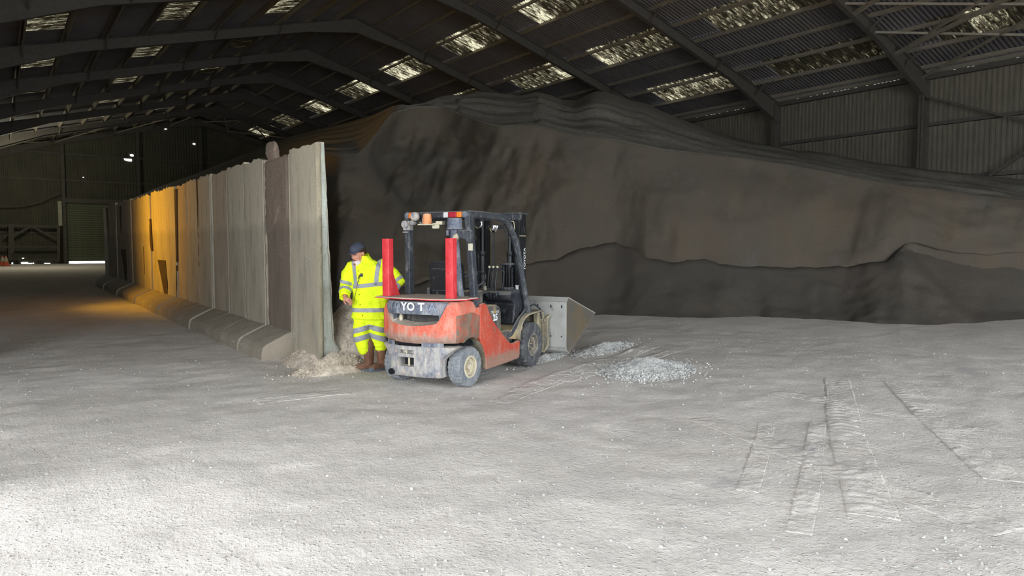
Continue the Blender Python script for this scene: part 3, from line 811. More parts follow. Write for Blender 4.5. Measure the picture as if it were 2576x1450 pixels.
# dark strips set over the joints at the amber end
slab_txt = ['dark tapering strip low on the amber wall, farthest wide one', 'dark tapering strip high on the amber wall, on its own', 'widest dark tapering strip low on the amber wall', 'dark strip low on the wall just right of the widest one',
    'long thin dark strip running down from the wall top above the widest one', 'long dark strip down the wall joint nearest the camera', 'short thin dark strip high at the far end of the amber wall', 'faint thin dark strip between the two tapering strips on the amber wall']
M['joint_dark'] = simple('dark_brown_strip', hexc(70, 58, 44), 0.9)
for (xa, ya, xb, yb, wd_) in ((308, 628, 316, 705, 12), (372, 552, 380, 632, 9), (404, 655, 418, 753, 20), (437, 668, 442, 762, 10), (439, 476, 442, 660, 6), (494, 450, 500, 670, 7), (300, 519, 303, 590, 3), (360, 620, 362, 690, 3)):
    d0 = at(xa, ya, 1)-Vector((0,0,EYE)); p0 = Vector((0,0,EYE))+d0*((WX-.03)/d0.x); d1 = at(xb, yb, 1)-Vector((0,0,EYE)); p1 = Vector((0,0,EYE))+d1*((WX-.03)/d1.x)
    dw = at(xa+wd_, ya, 1)-Vector((0,0,EYE)); pw = Vector((0,0,EYE))+dw*((WX-.03)/dw.x); hw2 = abs(pw.y-p0.y)/2
    b = MB(); b.prism([(p0.y-hw2, p0.z), (p0.y+hw2, p0.z), (p1.y+hw2*.45, p1.z), (p1.y-hw2*.3, p1.z)], WX-.014, WX+.02, 'x')
    o = b.build('joint_strip', M['joint_dark']); tag(o, slab_txt.pop(0), 'strip', 'dark strips on the wall joints')

# ------------------------------------------------------------------ rubble and gravel
def stone_pts(r, rnd):
    rot = Matrix.Rotation(rnd.random()*6, 3, 'Z') @ Matrix.Rotation(rnd.random()*6, 3, 'X')
    sx, sy_, sz = rnd.uniform(.6, 1.0), rnd.uniform(.5, .8), rnd.uniform(.4, .65)
    return [rot @ Vector((x*sx*rnd.uniform(.3, 1.2), y*sy_*rnd.uniform(.3, 1.15), z*sz*rnd.uniform(.4, 1.2)))*r for x in (-1, 1) for y in (-1, 1) for z in (-1, 1)]
SF = [(0,1,3,2),(4,6,7,5),(0,4,5,1),(2,3,7,6),(0,2,6,4),(1,5,7,3)]
def floor_z(x, y): return zf(y) + 0.020*fbm((x*0.7, y*0.7, 0), 3) + 0.011*fbm((x*3.1, y*3.1, 5), 4) - 0.006
M['stone'] = simple('pale_grey_stone', hexc(178, 177, 172), 0.9, 0, .2, 60, .005, 0.25)
M['mound'] = simple('tan_crushed_rubble', hexc(200, 186, 168), 0.95, 0, .2, 50, .02, 0.3)
M['grit'] = simple('grey_grit', hexc(182, 180, 175), 0.95, 0, .2, 70, .02, 0.3)
M['stone_dark'] = simple('brown_grey_stone', hexc(190, 177, 160), 0.9, 0, .2, 60, .005, 0.25)
def heap(name, c, rx, ry, hgt, n, rmin, rmax, mat, label, cat, seed=1, ang=0.0, ridge=None, spread=1.0):
    rnd = random.Random(seed); c = Vector(c); b = MB(); ca, sa = math.cos(ang), math.sin(ang)
    def H(u, v):
        d = math.hypot(u, v); return hgt*max(0, 1-d)**1.1*(1+0.35*fbm((u*2.3, v*2.3, seed), 3)) if d < 1 else 0
    rows = []; NG = 48
    for i in range(NG+1):
        r = []
        for j in range(NG+1):
            u, v = (i/NG*2-1)*1.05, (j/NG*2-1)*1.05
            X = c.x + u*rx*ca - v*ry*sa; Y = c.y + u*rx*sa + v*ry*ca
            r.append((X, Y, floor_z(X, Y) - 0.012 + H(u, v)*1.05 + (0.012*fbm((X*7, Y*7, 0), 3)+.008 if math.hypot(u, v) < 0.9 else 0)))
        rows.append(r)
    b.grid(rows); b.mi = 1
    for _ in range(n):
        d = abs(rnd.gauss(0, 0.52))*spread
        if d > 1.0: d = rnd.random()**.6 if rnd.random() < .8 else rnd.uniform(1.0, 1.5)
        a = rnd.random()*2*PI; u, v = d*math.cos(a), d*math.sin(a)
        X = c.x + u*rx*ca - v*ry*sa; Y = c.y + u*rx*sa + v*ry*ca; r = rmin+(rmax-rmin)*rnd.random()**1.8
        if abs(u) < 1.04 and abs(v) < 1.04:
            gi, gj = (u/1.05+1)/2*NG, (v/1.05+1)/2*NG; i, j = int(gi), int(gj); fi, fj = gi-i, gj-j
            z = (rows[i][j][2]*(1-fi)+rows[i+1][j][2]*fi)*(1-fj) + (rows[i][j+1][2]*(1-fi)+rows[i+1][j+1][2]*fi)*fj
        else: z = floor_z(X, Y)
        p = Vector((X, Y, max(z, floor_z(X, Y))+r*.25))
        b.add([p+q for q in stone_pts(r, rnd)], SF)
    o = b.build(name, [M['grit'] if mat == 'stone' else M['mound'], M[mat]]); tag(o, label, cat, kind='stuff'); return o
heap('gravel_heap', ground(1625, 932), 0.85, 0.60, 0.15, 14000, 0.009, 0.022, 'stone', 'low heap of pale grey gravel on the floor right of the forklift', 'gravel', 3, 0.3)
heap('gravel_spill', ground(1520, 878), 1.0, 0.28, 0.08, 5000, 0.007, 0.020, 'stone', 'thin ridge of pale gravel spilled along the floor beside the bucket', 'gravel', 4, 0.35)
heap('gravel_spill', ground(1375, 902), 0.8, 0.14, 0.07, 3000, 0.007, 0.020, 'stone', 'ragged pale ridge of grit pushed up under the front wheel and bucket', 'gravel', 5, 0.42)
heap('rubble_heap', (WX+0.12, WY0-0.25, 0), 0.66, 0.38, 0.24, 3200, 0.005, 0.020, 'stone_dark', 'small brown rubble heap at the free end of the concrete wall', 'rubble', 6, 0.1)
heap('rubble_heap', (WX+0.72, WY0+0.55, 0), 1.05, 0.95, 0.80, 3500, 0.005, 0.022, 'stone_dark', 'taller brown rubble mound behind the man, right of the concrete wall', 'rubble', 8, 0.2)
# loose stones all over the floor
b = MB(); rnd = random.Random(9)
for _ in range(4200):
    px_ = rnd.uniform(-60, 2640); py_ = 800+650*rnd.random()**0.8
    p = ground(px_, py_)
    if p.x < XL+.1: continue
    r = 0.003+0.010*rnd.random()**7 + (py_ < 1000)*0.003
    p.z = floor_z(p.x, p.y)+r*0.2
    b.add([p+q for q in stone_pts(r, rnd)], SF)
o = b.build('loose_stones', M['stone']); tag(o, 'tiny pale stones scattered over the dusty floor', 'stones', kind='stuff')
#PART2
# ------------------------------------------------------------------ the forklift truck
M['red'] = dusty('worn_orange_red_paint', hexc(214, 88, 58), 0.55, 0.38, 0.8, 7, col2=hexc(196, 76, 52), chips=0.60, chipcol=hexc(150, 128, 112), dcol=hexc(190, 166, 148), low=.575, lowcol=hexc(128, 116, 104), scratch=.5)
M['red_side'] = dusty('faded_red_panel_paint', hexc(188, 74, 52), 0.55, 0.22, 0.8, 5, col2=hexc(170, 66, 50), chips=0.64, chipcol=hexc(130, 100, 84), dcol=hexc(172, 152, 134), low=.25, lowcol=hexc(136, 118, 102), scratch=.5)
M['flank'] = dusty('mud_caked_red_paint', hexc(168, 76, 56), 0.7, 0.34, 0.8, 9, col2=hexc(112, 84, 68), chips=0.50, chipcol=hexc(106, 92, 80), dcol=hexc(146, 128, 110))
M['post'] = dusty('bright_red_post_paint', hexc(214, 60, 64), 0.5, 0.08, 0.5, 8, col2=hexc(190, 36, 44), dcol=hexc(226, 160, 156))
M['bluegrey'] = dusty('dusty_blue_grey_paint', hexc(66, 74, 92), 0.6, 0.36, 0.7, 10, col2=hexc(82, 90, 106), dcol=hexc(176, 174, 170))
M['weight'] = dusty('caked_blue_grey_casting', hexc(62, 72, 98), 0.7, 0.62, 0.9, 11, col2=hexc(88, 96, 118), chips=0.54, chipcol=hexc(158, 136, 122), dcol=hexc(190, 184, 172))
M['ledge'] = dusty('dust_filled_casting', hexc(110, 110, 116), 0.8, 0.6, 0.95, 12, dcol=hexc(208, 202, 190))
M['black'] = dusty('dusty_black_paint', hexc(24, 26, 31), 0.45, 0.14, 0.45, 12, col2=hexc(46, 48, 54), dcol=hexc(120, 122, 124))
M['frame'] = dusty('dusty_dark_guard_paint', hexc(40, 45, 54), 0.45, 0.20, 0.75, 14, col2=hexc(54, 58, 66), dcol=hexc(150, 148, 140))
M['plastic'] = dusty('dark_grey_plastic', hexc(58, 60, 66), 0.55, 0.2, 0.85, 9, dcol=hexc(184, 168, 134))
M['mastm'] = dusty('greasy_black_mast_steel', hexc(22, 23, 26), 0.4, 0.12, 0.4, 14, dcol=hexc(110, 110, 108))
M['tyre'] = dusty('dusty_tyre_rubber', hexc(52, 54, 58), 0.8, 0.25, 0.3, 12, col2=hexc(66, 68, 72), dcol=hexc(150, 148, 144))
M['tyre_rear'] = dusty('dust_coated_tyre_rubber', hexc(104, 110, 118), 0.85, 0.42, 0.4, 12, col2=hexc(90, 95, 102), dcol=hexc(160, 160, 156))
M['rim'] = dusty('cream_rim_paint', hexc(186, 176, 150), 0.6, 0.35, 0.5, 16, dcol=hexc(170, 160, 142))
M['rim_dark'] = dusty('grimy_dark_rim', hexc(74, 68, 62), 0.6, 0.35, 0.5, 16)
M['fender'] = dusty('dusty_fender', hexc(92, 88, 78), 0.7, 0.6, 0.8, 6, dcol=hexc(176, 164, 136))
M['bucket'] = dusty('scoured_galvanised_steel', hexc(150, 150, 146), 0.5, 0.45, 0.6, 7, metal=0.15, col2=hexc(170, 170, 166), chips=0.63, chipcol=hexc(84, 84, 82), dcol=hexc(186, 182, 172))
M['bucket_side'] = dusty('brown_streaked_steel', hexc(92, 92, 92), 0.5, 0.12, 0.5, 3, metal=0.2, col2=hexc(112, 98, 74), dcol=hexc(140, 130, 112))
M['amber'] = simple('amber_lens', hexc(222, 116, 36), 0.4); M['redlens'] = simple('red_lens', hexc(164, 26, 44), 0.4)
M['whitelens'] = simple('white_lens', hexc(196, 194, 190), 0.4); M['beacon'] = dusty('dusty_amber_beacon', hexc(206, 130, 78), 0.5, 0.3, 0.6, 14)
M['chrome'] = simple('mirror_glass', hexc(200, 204, 206), 0.12, 1.0); M['ivory'] = simple('ivory_tag', hexc(196, 192, 168), 0.7)
M['letters'] = simple('white_letters', hexc(214, 216, 218), 0.6); M['faint'] = simple('worn_letters', hexc(124, 134, 150), 0.6); M['yellow'] = simple('yellow_letters', hexc(206, 170, 70), 0.6)
M['dustplate'] = simple('dust_layer', hexc(186, 174, 158), 0.95, 0, .1, 40, .004)
M['dark'] = simple('dark_cavity', hexc(16, 17, 20), 0.9); M['radiator'] = dusty('dusty_radiator', hexc(44, 44, 48), 0.7, 0.2, 0.3, 20)
M['seat'] = dusty('black_seat_vinyl', hexc(16, 18, 22), 0.45, 0.08, 0.3, 16, dcol=hexc(120, 122, 124))
M['deck'] = dusty('dusty_tread_plate', hexc(120, 100, 70), 0.8, 0.5, 0.9, 6, dcol=hexc(186, 168, 130))

HEAD = 25.8
T = empty('forklift', (4.175, 7.309, 0.0), math.radians(HEAD))
tag(T, 'dusty red forklift truck with two red stake posts and a steel bucket', 'forklift')
def rrect(x0, x1, z0, z1, r, n=4):
    out = []
    for cx_, cz_, a0 in ((x1-r, z0+r, -90), (x1-r, z1-r, 0), (x0+r, z1-r, 90), (x0+r, z0+r, 180)):
        for k in range(n+1): a = math.radians(a0+90*k/n); out.append((cx_+r*math.cos(a), cz_+r*math.sin(a)))
    return out

# wheels: tyre (part) > rim, hub, nut (sub-parts)
def tyre_mesh(r, wd, ri, lugs, groove, shoulder, mat):
    prof = [(-.5, ri), (-.52, ri+(r-ri)*.45), (-.5, r*.955), (-.42, r*.985), (-.25, r*.998), (-.10, r), (-.05, r), (0, r), (.05, r), (.10, r), (.25, r*.998), (.42, r*.985), (.5, r*.955), (.52, ri+(r-ri)*.45), (.5, ri)]
    n = lugs*6; rows = []
    for i in range(n+1):
        a = 2*PI*i/n; row = []
        for (u, rr) in prof:
            ph = (i + (3 if u > 0 else 0)) % 6
            if abs(u) > shoulder and rr > r*.9 and ph in (0, 1): rr -= groove
            if abs(u) < 0.03 and lugs > 20: rr -= groove*.6
            row.append((rr*math.cos(a), u*wd, rr*math.sin(a)))
        rows.append(row)
    b = MB(); b.grid(rows); return b.mesh('tyre', mat, True)
def wheel(x, y, r, wd, ri, side, rear, steer=0.0):
    me = tyre_mesh(r, wd, ri, 26 if rear else 24, 0.008 if rear else 0.016, 0.08 if rear else 0.18, M['tyre_rear'] if rear else M['tyre'])
    t = link('tyre', me, T, (x, y, r-0.004), (0, random.random(), steer))
    rm_ = M['rim'] if rear else M['rim_dark']
    s = side
    b = MB(); b.lathe([(ri+.004, s*wd*.50), (ri-.012, s*wd*.53), (ri-.02, s*wd*.50), (ri-.028, s*wd*.30), (ri*.62, s*wd*.22), (ri*.55, s*wd*.20), (ri*.0+.001, s*wd*.20)], axis='y', n=40, cap=False)
    b.lathe([(ri+.004, -s*wd*.49), (ri*.6, -s*wd*.3), (.001, -s*wd*.3)], axis='y', n=30, cap=False)
    b.build('rim', rm_, t, True)
    if rear:
        b = MB(); b.lathe([(ri*.34, s*wd*.2), (ri*.34, s*wd*.42), (ri*.26, s*wd*.50), (.001, s*wd*.51)], axis='y', n=20, cap=False); b.build('hub', rm_, t, True)
        nn, nr, nut = 5, ri*.52, .011
    else:
        b = MB(); b.lathe([(ri*.52, s*wd*.2), (ri*.50, s*wd*.30), (ri*.36, s*wd*.36), (ri*.14, s*wd*.36), (ri*.12, s*wd*.40), (.001, s*wd*.40)], axis='y', n=24, cap=False); b.build('hub', M['plastic'], t, True)
        nn, nr, nut = 8, ri*.42, .012
    me = MB(); me.lathe([(nut, 0), (nut, s*.02), (nut*.6, s*.026), (.001, s*.026)], axis='y', n=6, cap=False); nm = me.mesh('nut', M['fender'] if not rear else rm_)
    for k in range(nn):
        a = 2*PI*k/nn+.3; link('nut', nm, t, (nr*math.cos(a), s*wd*(.22 if rear else .35), nr*math.sin(a)))
wheel(0.0, -.455, .238, .165, .128, -1, True, math.radians(-3))
wheel(0.0, .455, .238, .165, .128, 1, True, math.radians(-3))
wheel(1.58, -.475, .305, .19, .150, -1, False)
wheel(1.58, .475, .305, .19, .150, 1, False)

# counterweight shell: outline from the right flank round the back to the left flank
HWD = 0.54
def outline(n=56, hw=HWD, xc=-.43, xk=-.26, xf=.20):
    pts = []
    for k in range(9): pts.append((xf-(xf-xk-.06)*k/8, -hw))
    m = 5
    for k in range(1, m+1):
        a = PI/2*k/m; pts.append((xk+.06-.085*math.sin(a), -hw+.075*(1-math.cos(a))))
    ys = -hw+.075
    for k in range(1, 31):
        y = ys + (2*-ys)*k/30 if False else ys+(-2*ys)*k/30
        u = abs(y)/(-ys); x = xc + (xk-.025-xc)*u**2.4; pts.append((x, y))
    q = [(x, -y) for x, y in pts[:14]][::-1]
    return pts[:44-1] + q
OUT = outline()
b = MB(); rows = []
NZ = 16
def ztop(x, y):
    if x > -.2 and abs(y) > .5: return 1.0 + (0.0 if x < 0.05 else -0.05*(x-.05)/.15)
    u = abs(y)
    if u >= .46: return 1.0
    if u <= .30: return .725 + .03*(u/.3)**2
    t = (u-.30)/.16; t = t*t*(3-2*t); return .755+(1.0-.755)*t
def zbot(x, y):
    if abs(y) > .50 and x > -.30: return max(.53, .24+math.sqrt(max(0, .335**2-x*x)) )
    return .53 - .01*(1-abs(y)/.54)
for k in range(NZ+1):
    r = []
    for (x, y) in OUT:
        z0, z1 = zbot(x, y), ztop(x, y); z = z0+(z1-z0)*k/NZ; s = (z-.53)/.47
        tuck = .035*max(0, (.60-z)/.07)**1.5 if z < .60 else 0
        tp = .05*max(0, (z-.86)/.14)**2
        inx = (tuck+tp)
        L = math.hypot(.0001+(x if x < 0 else 0), y*.8)
        r.append((x + (inx if x < -.2 else 0), y*(1-(inx*1.0)/.54 if abs(y) > .3 else 1), z))
    rows.append(r)
b.grid(rows)
for i_ in range(NZ):
    for j_ in range(len(OUT)-1):
        if (j_ < 11 or j_ > len(OUT)-13) and i_ < 11: b.m[i_*(len(OUT)-1)+j_] = 2
# the inward lips of the recess
lip = [rows[-1][j] for j in range(len(OUT)) if abs(OUT[j][1]) < .47 and OUT[j][0] < -.2]
inner = [(p[0]+.17, p[1]*.93, p[2]-.0 + .03) for p in lip]
b.mi = 1; b.grid([lip, [(p[0]+.05, p[1]*.985, p[2]+.006) for p in lip], inner])
b.mi = 0
# flat crown between shell and post plate at each side
for s_ in (-1, 1):
    b.grid([[(x, y, z) for (x, y, z) in [rows[-1][j] for j in (range(0, 15) if s_ < 0 else range(len(OUT)-15, len(OUT)))]],
            [(rows[-1][j][0]+(.05 if rows[-1][j][0] < -.2 else 0), rows[-1][j][1]*.55, 1.015) for j in (range(0, 15) if s_ < 0 else range(len(OUT)-15, len(OUT)))]])
b.build('counterweight', [M['red'], M['dustplate'], M['flank']], T, True)
# seam ridge low on the flank
# blue grey engine cover over the recess, with the maker's word
b = MB(); rows = []
for k in range(9):
    z = .862+.138*k/8; r = []
    for j in range(33):
        y = -.40+.86*j/32; u = abs(y-.03)/.43
        x = -.452 + .175*u**2.4 + .045*((k-3)/5)**2*(1 if k > 3 else .25)
        zz = z + (-.02*u**3 if k == 0 else 0)
        if u > .93: zz = max(zz, .90)
        r.append((x, y, zz))
    rows.append(r)
b.grid(rows); low = rows[0]; b.grid([[(p[0]+.12, p[1]*.97, p[2]+.005) for p in low], low]); b.grid([rows[-1], [(p[0]+.2, p[1]*.97, p[2]+.005) for p in rows[-1]]])
cover = b.build('rear_cover', M['bluegrey'], T, True)
def text(body, size, mat, parent, name, loc, M3, ext=0.0015, off=0.0):
    cu = bpy.data.curves.new(name, 'FONT'); cu.body = body; cu.size = size; cu.extrude = ext; cu.offset = off; cu.align_x = 'CENTER'; cu.align_y = 'CENTER'
    o = bpy.data.objects.new('tmp', cu); COL.objects.link(o); dg = bpy.context.evaluated_depsgraph_get()
    me = bpy.data.meshes.new_from_object(o.evaluated_get(dg)); bpy.data.objects.remove(o)
    me.materials.clear(); me.materials.append(mat)
    q = link(name, me, parent); q.matrix_local = Matrix.Translation(loc) @ M3.to_4x4(); return q
RB = Matrix(((0, 0, -1), (-1, 0, 0), (0, 1, 0)))      # columns: text x -> -y, text y -> z, normal -> -x
def rbrot(yaw):   # follow the curve of the cover
    return Matrix.Rotation(yaw, 3, 'Z') @ RB
for ch, y, mt in (('T', .28, 'faint'), ('O', .175, 'faint'), ('Y', .075, 'letters'), ('O', -.02, 'letters'), ('T', -.15, 'letters'), ('A', -.265, 'faint')):
    u = abs(y-.03)/.43; x = -.452+.175*u**2.4-.005; sl_ = .175*2.4*u**1.4/.43*(1 if y > .03 else -1)
    text(ch, .125, M[mt], cover, 'letter', (x, y, .945), rbrot(-math.atan(sl_)), .001, .004 if mt == 'letters' else .001)
# recess interior
b = MB(); b.box((-.20, -.40, .70), (-.18, .40, .99)); rad = b.build('radiator', M['radiator'], T)
b = MB()
for k in range(22): b.box((-.212, -.34, .74+k*.0075), (-.20, .12, .743+k*.0075))
o = b.build('fins', M['plastic'], rad); o['kind'] = 'stuff'
for s_ in (-1, 1):
    b = MB(); b.prism([(-.26, s_*.43), (-.19, s_*.43), (-.19, s_*.30), (-.33, s_*.32)], .70, .98, 'z'); b.build('recess_cheek', M['bluegrey'], T)
b = MB(); b.lathe([(.020, .765), (.024, .80), (.020, .83), (.001, .83)], c=(-.29, .24, 0), n=14, cap=False); b.tube([(-.29, .24, .83), (-.29, .24, .88)], .012); b.build('muffler_pipe', M['rim'], T, True)
# lower casting with towing pocket, exhaust hole and top slot
b = MB(); rows = []; ZL = [.135, .15, .20, .255, .29, .33, .36, .38, .40, .42, .445, .465, .488]
def hwl(z): return .345+.185*max(0, min(1, (z-.33)/.16))**1.25
JY = [-1, -.97, -.9, -.75, -.55, -.4, -.25, -.07, 0.0, .06, .12, .18, .24, .30, .36, .42, .55, .66, .70, .74, .80, .90, .97, 1]
yfix = {}
for z in ZL:
    r = []; h_ = hwl(z)
    for j, u in enumerate(JY):
        y = u*.5; 
        y = u*h_ if abs(u) > .5 else u*.5*(1)+ (0)
        if abs(u) > .5: y = math.copysign(.25+(h_-.25)*(abs(u)-.5)/.5, u)
        a = min(1, abs(y)/.53); x = -.425+.15*a**2.4 + (.03*(.17-z)/.035 if z < .17 else 0)
        if abs(u) >= .97: x += .02*(abs(u)-.94)/.06
        r.append((x, y, z))
    rows.append(r)
v = [p for r in rows for p in r]; nc = len(JY); f = []
def inhole(i, j):
    zc_ = (ZL[i]+ZL[i+1])/2; yc_ = (rows[i][j][1]+rows[i][j+1][1])/2
    if .255 < zc_ < .36 and 7 <= j <= 13: return True
    if .40 < zc_ < .445 and 7 <= j <= 13: return True
    return False
for i in range(len(ZL)-1):
    for j in range(nc-1):
        if not inhole(i, j): f.append((i*nc+j, i*nc+j+1, (i+1)*nc+j+1, (i+1)*nc+j))
b.add(v, f)
for j, s_ in ((0, -1), (nc-1, 1)): b.grid([[rows[i][j] for i in range(len(ZL))], [(rows[i][j][0]+.16, rows[i][j][1]*.97, rows[i][j][2]) for i in range(len(ZL))]])
b.grid([rows[0], [(-.12, p[1], p[2]) for p in rows[0]]]); b.mi = 1; b.grid([[(-.12, p[1]*.95, p[2]+.002) for p in rows[-1]], rows[-1]]); b.mi = 0
TOPROW = rows[-1]
lw = b.build('lower_casting', [M['weight'], M['ledge']], T, True)
def pocket(y0, y1, z0, z1, d, mat, name, par, fx=-.42):
    b = MB(); b.grid([[(fx, y0, z0), (fx, y1, z0)], [(fx+d, y0, z0), (fx+d, y1, z0)]]); b.grid([[(fx, y0, z1), (fx, y1, z1)], [(fx+d, y0, z1), (fx+d, y1, z1)]])
    b.grid([[(fx, y0, z0), (fx, y0, z1)], [(fx+d, y0, z0), (fx+d, y0, z1)]]); b.grid([[(fx, y1, z0), (fx, y1, z1)], [(fx+d, y1, z0), (fx+d, y1, z1)]])
    b.grid([[(fx+d, y0, z0), (fx+d, y1, z0)], [(fx+d, y0, z1), (fx+d, y1, z1)]]); return b.build(name, mat, par)
pocket(-.035, .18, .255, .36, .14, M['ledge'], 'towing_pocket', lw)
pocket(-.035, .18, .40, .445, .08, M['ledge'], 'pin_pocket', lw)
b = MB(); b.box((-.40, -.07, .489), (-.22, .23, .492)); b.prism([(-.08, .492), (.24, .492), (.22, .532), (-.04, .532)], -.37, -.36, 'x'); b.build('top_slot', M['dark'], lw)
b = MB(); b.tube([(-.34, .30, .175), (-.418, .30, .175)], .036, 16, cap=False); ex = b.build('exhaust_pipe', M['mastm'], lw, True); b = MB(); b.tube([(-.36, .30, .175), (-.405, .30, .175)], .034, 16); b.build('pipe_bore', M['dark'], ex)
b = MB(); b.tube([(-.405, .045, .262), (-.405, .045, .352)], .011); b.build('towing_pin', M['rim'], lw, True)
b = MB(); b.tube([(-.40, .085, .40), (-.40, .085, .46)], .010); b.tube([(-.415, .07, .455), (-.42, .085, .435), (-.415, .10, .455)], .005); b.ball((-.40, .085, .47), .015); b.build('pin_head', M['rim'], lw, True)
for lo_, hi_ in ((-.47, -.07), (.23, .47)):
    pr_ = [p for p in TOPROW if lo_ < p[1] < hi_] ; pr_ = pr_ if len(pr_) > 2 else TOPROW[:4]
    b = MB(); b.grid([[(p[0]+.022, p[1]*.985, .486) for p in pr_], [(p[0]+.022, p[1]*.985, .536) for p in pr_]]); o = b.build('blue_band', M['bluegrey'], lw, True)
# dust-covered steel plate carrying the two red stake posts
b = MB(); b.prism([(-.33, .60), (-.36, .50), (-.42, .15), (-.42, -.22), (-.37, -.50), (-.20, -.62), (.08, -.60), (.10, -.42), (.27, -.42), (.27, .40), (.10, .42), (.10, .56)], 1.024, 1.032, 'z')
b.mi = 1; b.prism([(-.32, .585), (-.35, .49), (-.412, .15), (-.412, -.22), (-.363, -.49), (-.195, -.61), (.07, -.59), (.09, -.41), (.265, -.41), (.265, .39), (.09, .41), (.09, .55)], 1.0322, 1.042, 'z')
plate = b.build('stake_plate', [M['post'], M['dustplate']], T)
for y, nm in ((.482, 'far'), (-.415, 'near')):
    b = MB(); b.prism(rrect(-.05, .05, -.05, .05, .012, 3), 1.04, 1.725, 'z'); o = b.build('stake_post', M['post'], T, True, loc=(-.22, y, 0))
    if nm == 'far':
        b = MB(); b.prism([(.05, 1.04), (.22, 1.04), (.05, 1.40)], -.008, .008, 'y'); b.build('gusset', M['post'], o)

# flanks: red side panels
def side(y0, y1, nm='side_panel'):
    poly = [(.205, .95), (.20, .56)]
    poly += [(.335*math.cos(a), .24+.335*math.sin(a)) for a in [math.radians(t) for t in (50, 40, 30, 18, 6, -4, -14)]]
    poly += [(.36, .145), (.9, .155), (1.20, .17), (1.225, .22), (1.225, .395), (1.18, .405), (1.08, .385), (.98, .39), (.90, .43), (.72, .56), (.52, .72), (.42, .84), (.36, .935), (.30, .96)]
    b = MB(); b.prism(poly, y0, y1, 'y'); return b.build(nm, M['red_side'], T, bevel=.012)
side(-.55, -.50); side(.50, .55)
# chassis, axles and dark interior
b = MB(); b.box((-.30, -.33, .20), (1.9, .33, .46)); b.build('chassis', M['mastm'], T)
b = MB(); b.tube([(0, -.40, .235), (0, .40, .235)], .045); b.box((-.07, -.30, .17), (.07, .30, .29)); b.tube([(-.10, -.36, .20), (-.10, .2, .20)], .018); b.build('steer_axle', M['fender'], T)
b = MB(); b.tube([(1.58, -.42, .305), (1.58, .42, .305)], .08); b.build('drive_axle', M['mastm'], T)
b = MB(); b.box((-.18, -.44, .46), (.30, .44, 1.0)); b.build('engine_block', M['dark'], T)
for s_ in (-1, 1):      # liner of the rear wheel arch
    b = MB(); rows = []
    for k in range(15):
        a = math.radians(-12+130*k/14); rows.append([(.33*math.cos(a), s_*.54, .24+.33*math.sin(a)), (.33*math.cos(a), s_*.34, .24+.33*math.sin(a))])
    b.grid(rows); b.build('arch_liner', M['fender'], T, True)
# hood under the seat with lettering
b = MB(); b.prism([(.20, .46), (.84, .46), (.86, .60), (.86, .80), (.83, .87), (.74, .905), (.30, .93), (.20, .93)], -.475, .475, 'y')
hood = b.build('engine_hood', M['plastic'], T, bevel=.03)
SM = Matrix(((1, 0, 0), (0, 0, -1), (0, 1, 0)))       # text on the right flank
for k, (ch, mt) in enumerate(zip('TONERO', ('letters', 'letters', 'yellow', 'yellow', 'letters', 'letters'))):
    text(ch, .042, M[mt], hood, 'letter', (.60+k*.033, -.478, .815), SM, .001, .0006)
text('25', .115, M['letters'], hood, 'letter', (.69, -.478, .745), SM, .001, .005)
b = MB(); b.box((.62, -.52, .40), (1.0, -.40, .565)); b.build('step_box', M['plastic'], T, bevel=.02)
b = MB(); b.prism([(.82, .47), (1.30, .40), (1.42, .55), (1.30, .60), (.84, .50)], -.50, .50, 'y'); b.build('floor_plate', M['deck'], T)
for s_ in (-1, 1):
    b = MB(); b.prism([(.92, .44), (1.10, .47), (1.30, .60), (1.50, .73), (1.56, .80), (1.50, .80), (1.28, .68), (1.08, .54), (.92, .49)], s_*.49-.012, s_*.49+.012, 'y'); b.build('sill_plate', M['frame'], T, bevel=.004)
    b = MB(); b.prism([(.60, .20), (1.22, .20), (1.22, .42), (1.30, .55), (1.10, .47), (.80, .47)], s_*.42-.01, s_*.42+.01, 'y'); b.build('inner_panel', M['plastic'], T)
# front fenders
for s_ in (-1, 1):
    ya, yb = (-.565, -.36) if s_ < 0 else (.36, .565)
    rows = []
    arc = [(1.20, .40), (1.205, .47), (1.235, .55), (1.29, .625), (1.37, .68), (1.47, .712), (1.58, .722), (1.72, .725), (1.85, .735)]
    b = MB(); b.grid([[(x, ya, z) for x, z in arc], [(x, ya+.012*(-s_), z+.018) for x, z in arc], [(x, (ya+yb)/2, z+.022) for x, z in arc], [(x, yb, z+.01) for x, z in arc]])
    o = b.build('front_fender', M['fender'], T, True); md = o.modifiers.new('s', 'SOLIDIFY'); md.thickness = .012
# dashboard cowl
b = MB(); b.prism([(1.22, .62), (1.40, .50), (1.60, .56), (1.66, .80), (1.60, 1.00), (1.50, 1.045), (1.20, 1.03), (1.12, .99), (1.14, .94), (1.28, .88)], -.45, .45, 'y')
cowl = b.build('dash_cowl', M['black'], T, bevel=.02)
b = MB(); b.prism([(1.14, 1.0), (1.58, 1.04), (1.55, 1.056), (1.2, 1.042)], -.44, .44, 'y'); b.build('dash_top', M['frame'], cowl)
b = MB(); b.prism(rrect(1.28, 1.44, -.36, -.22, .02), 1.05, 1.085, 'z'); b.build('display', M['frame'], cowl, bevel=.006)
b = MB(); b.tube([(.98, .02, 1.16), (1.20, .02, .98), (1.38, .02, .62)], [.03, .045, .05]); col_ = b.build('steering_column', M['black'], T, True)
b = MB(); pts = []
for k in range(28):
    a = 2*PI*k/28; c = Vector((.98, .02, 1.19)); n1 = Vector((.55, 0, .83)).normalized(); pts.append(c + Vector((0, 1, 0))*.17*math.cos(a) + Vector((.83, 0, -.55))*-.17*math.sin(a)*1.0)
pts = [Vector((.98, .02, 1.19)) + Vector((0, 1, 0))*.17*math.cos(2*PI*k/28) + Vector((.80, 0, .60))*.17*math.sin(2*PI*k/28) for k in range(28)]
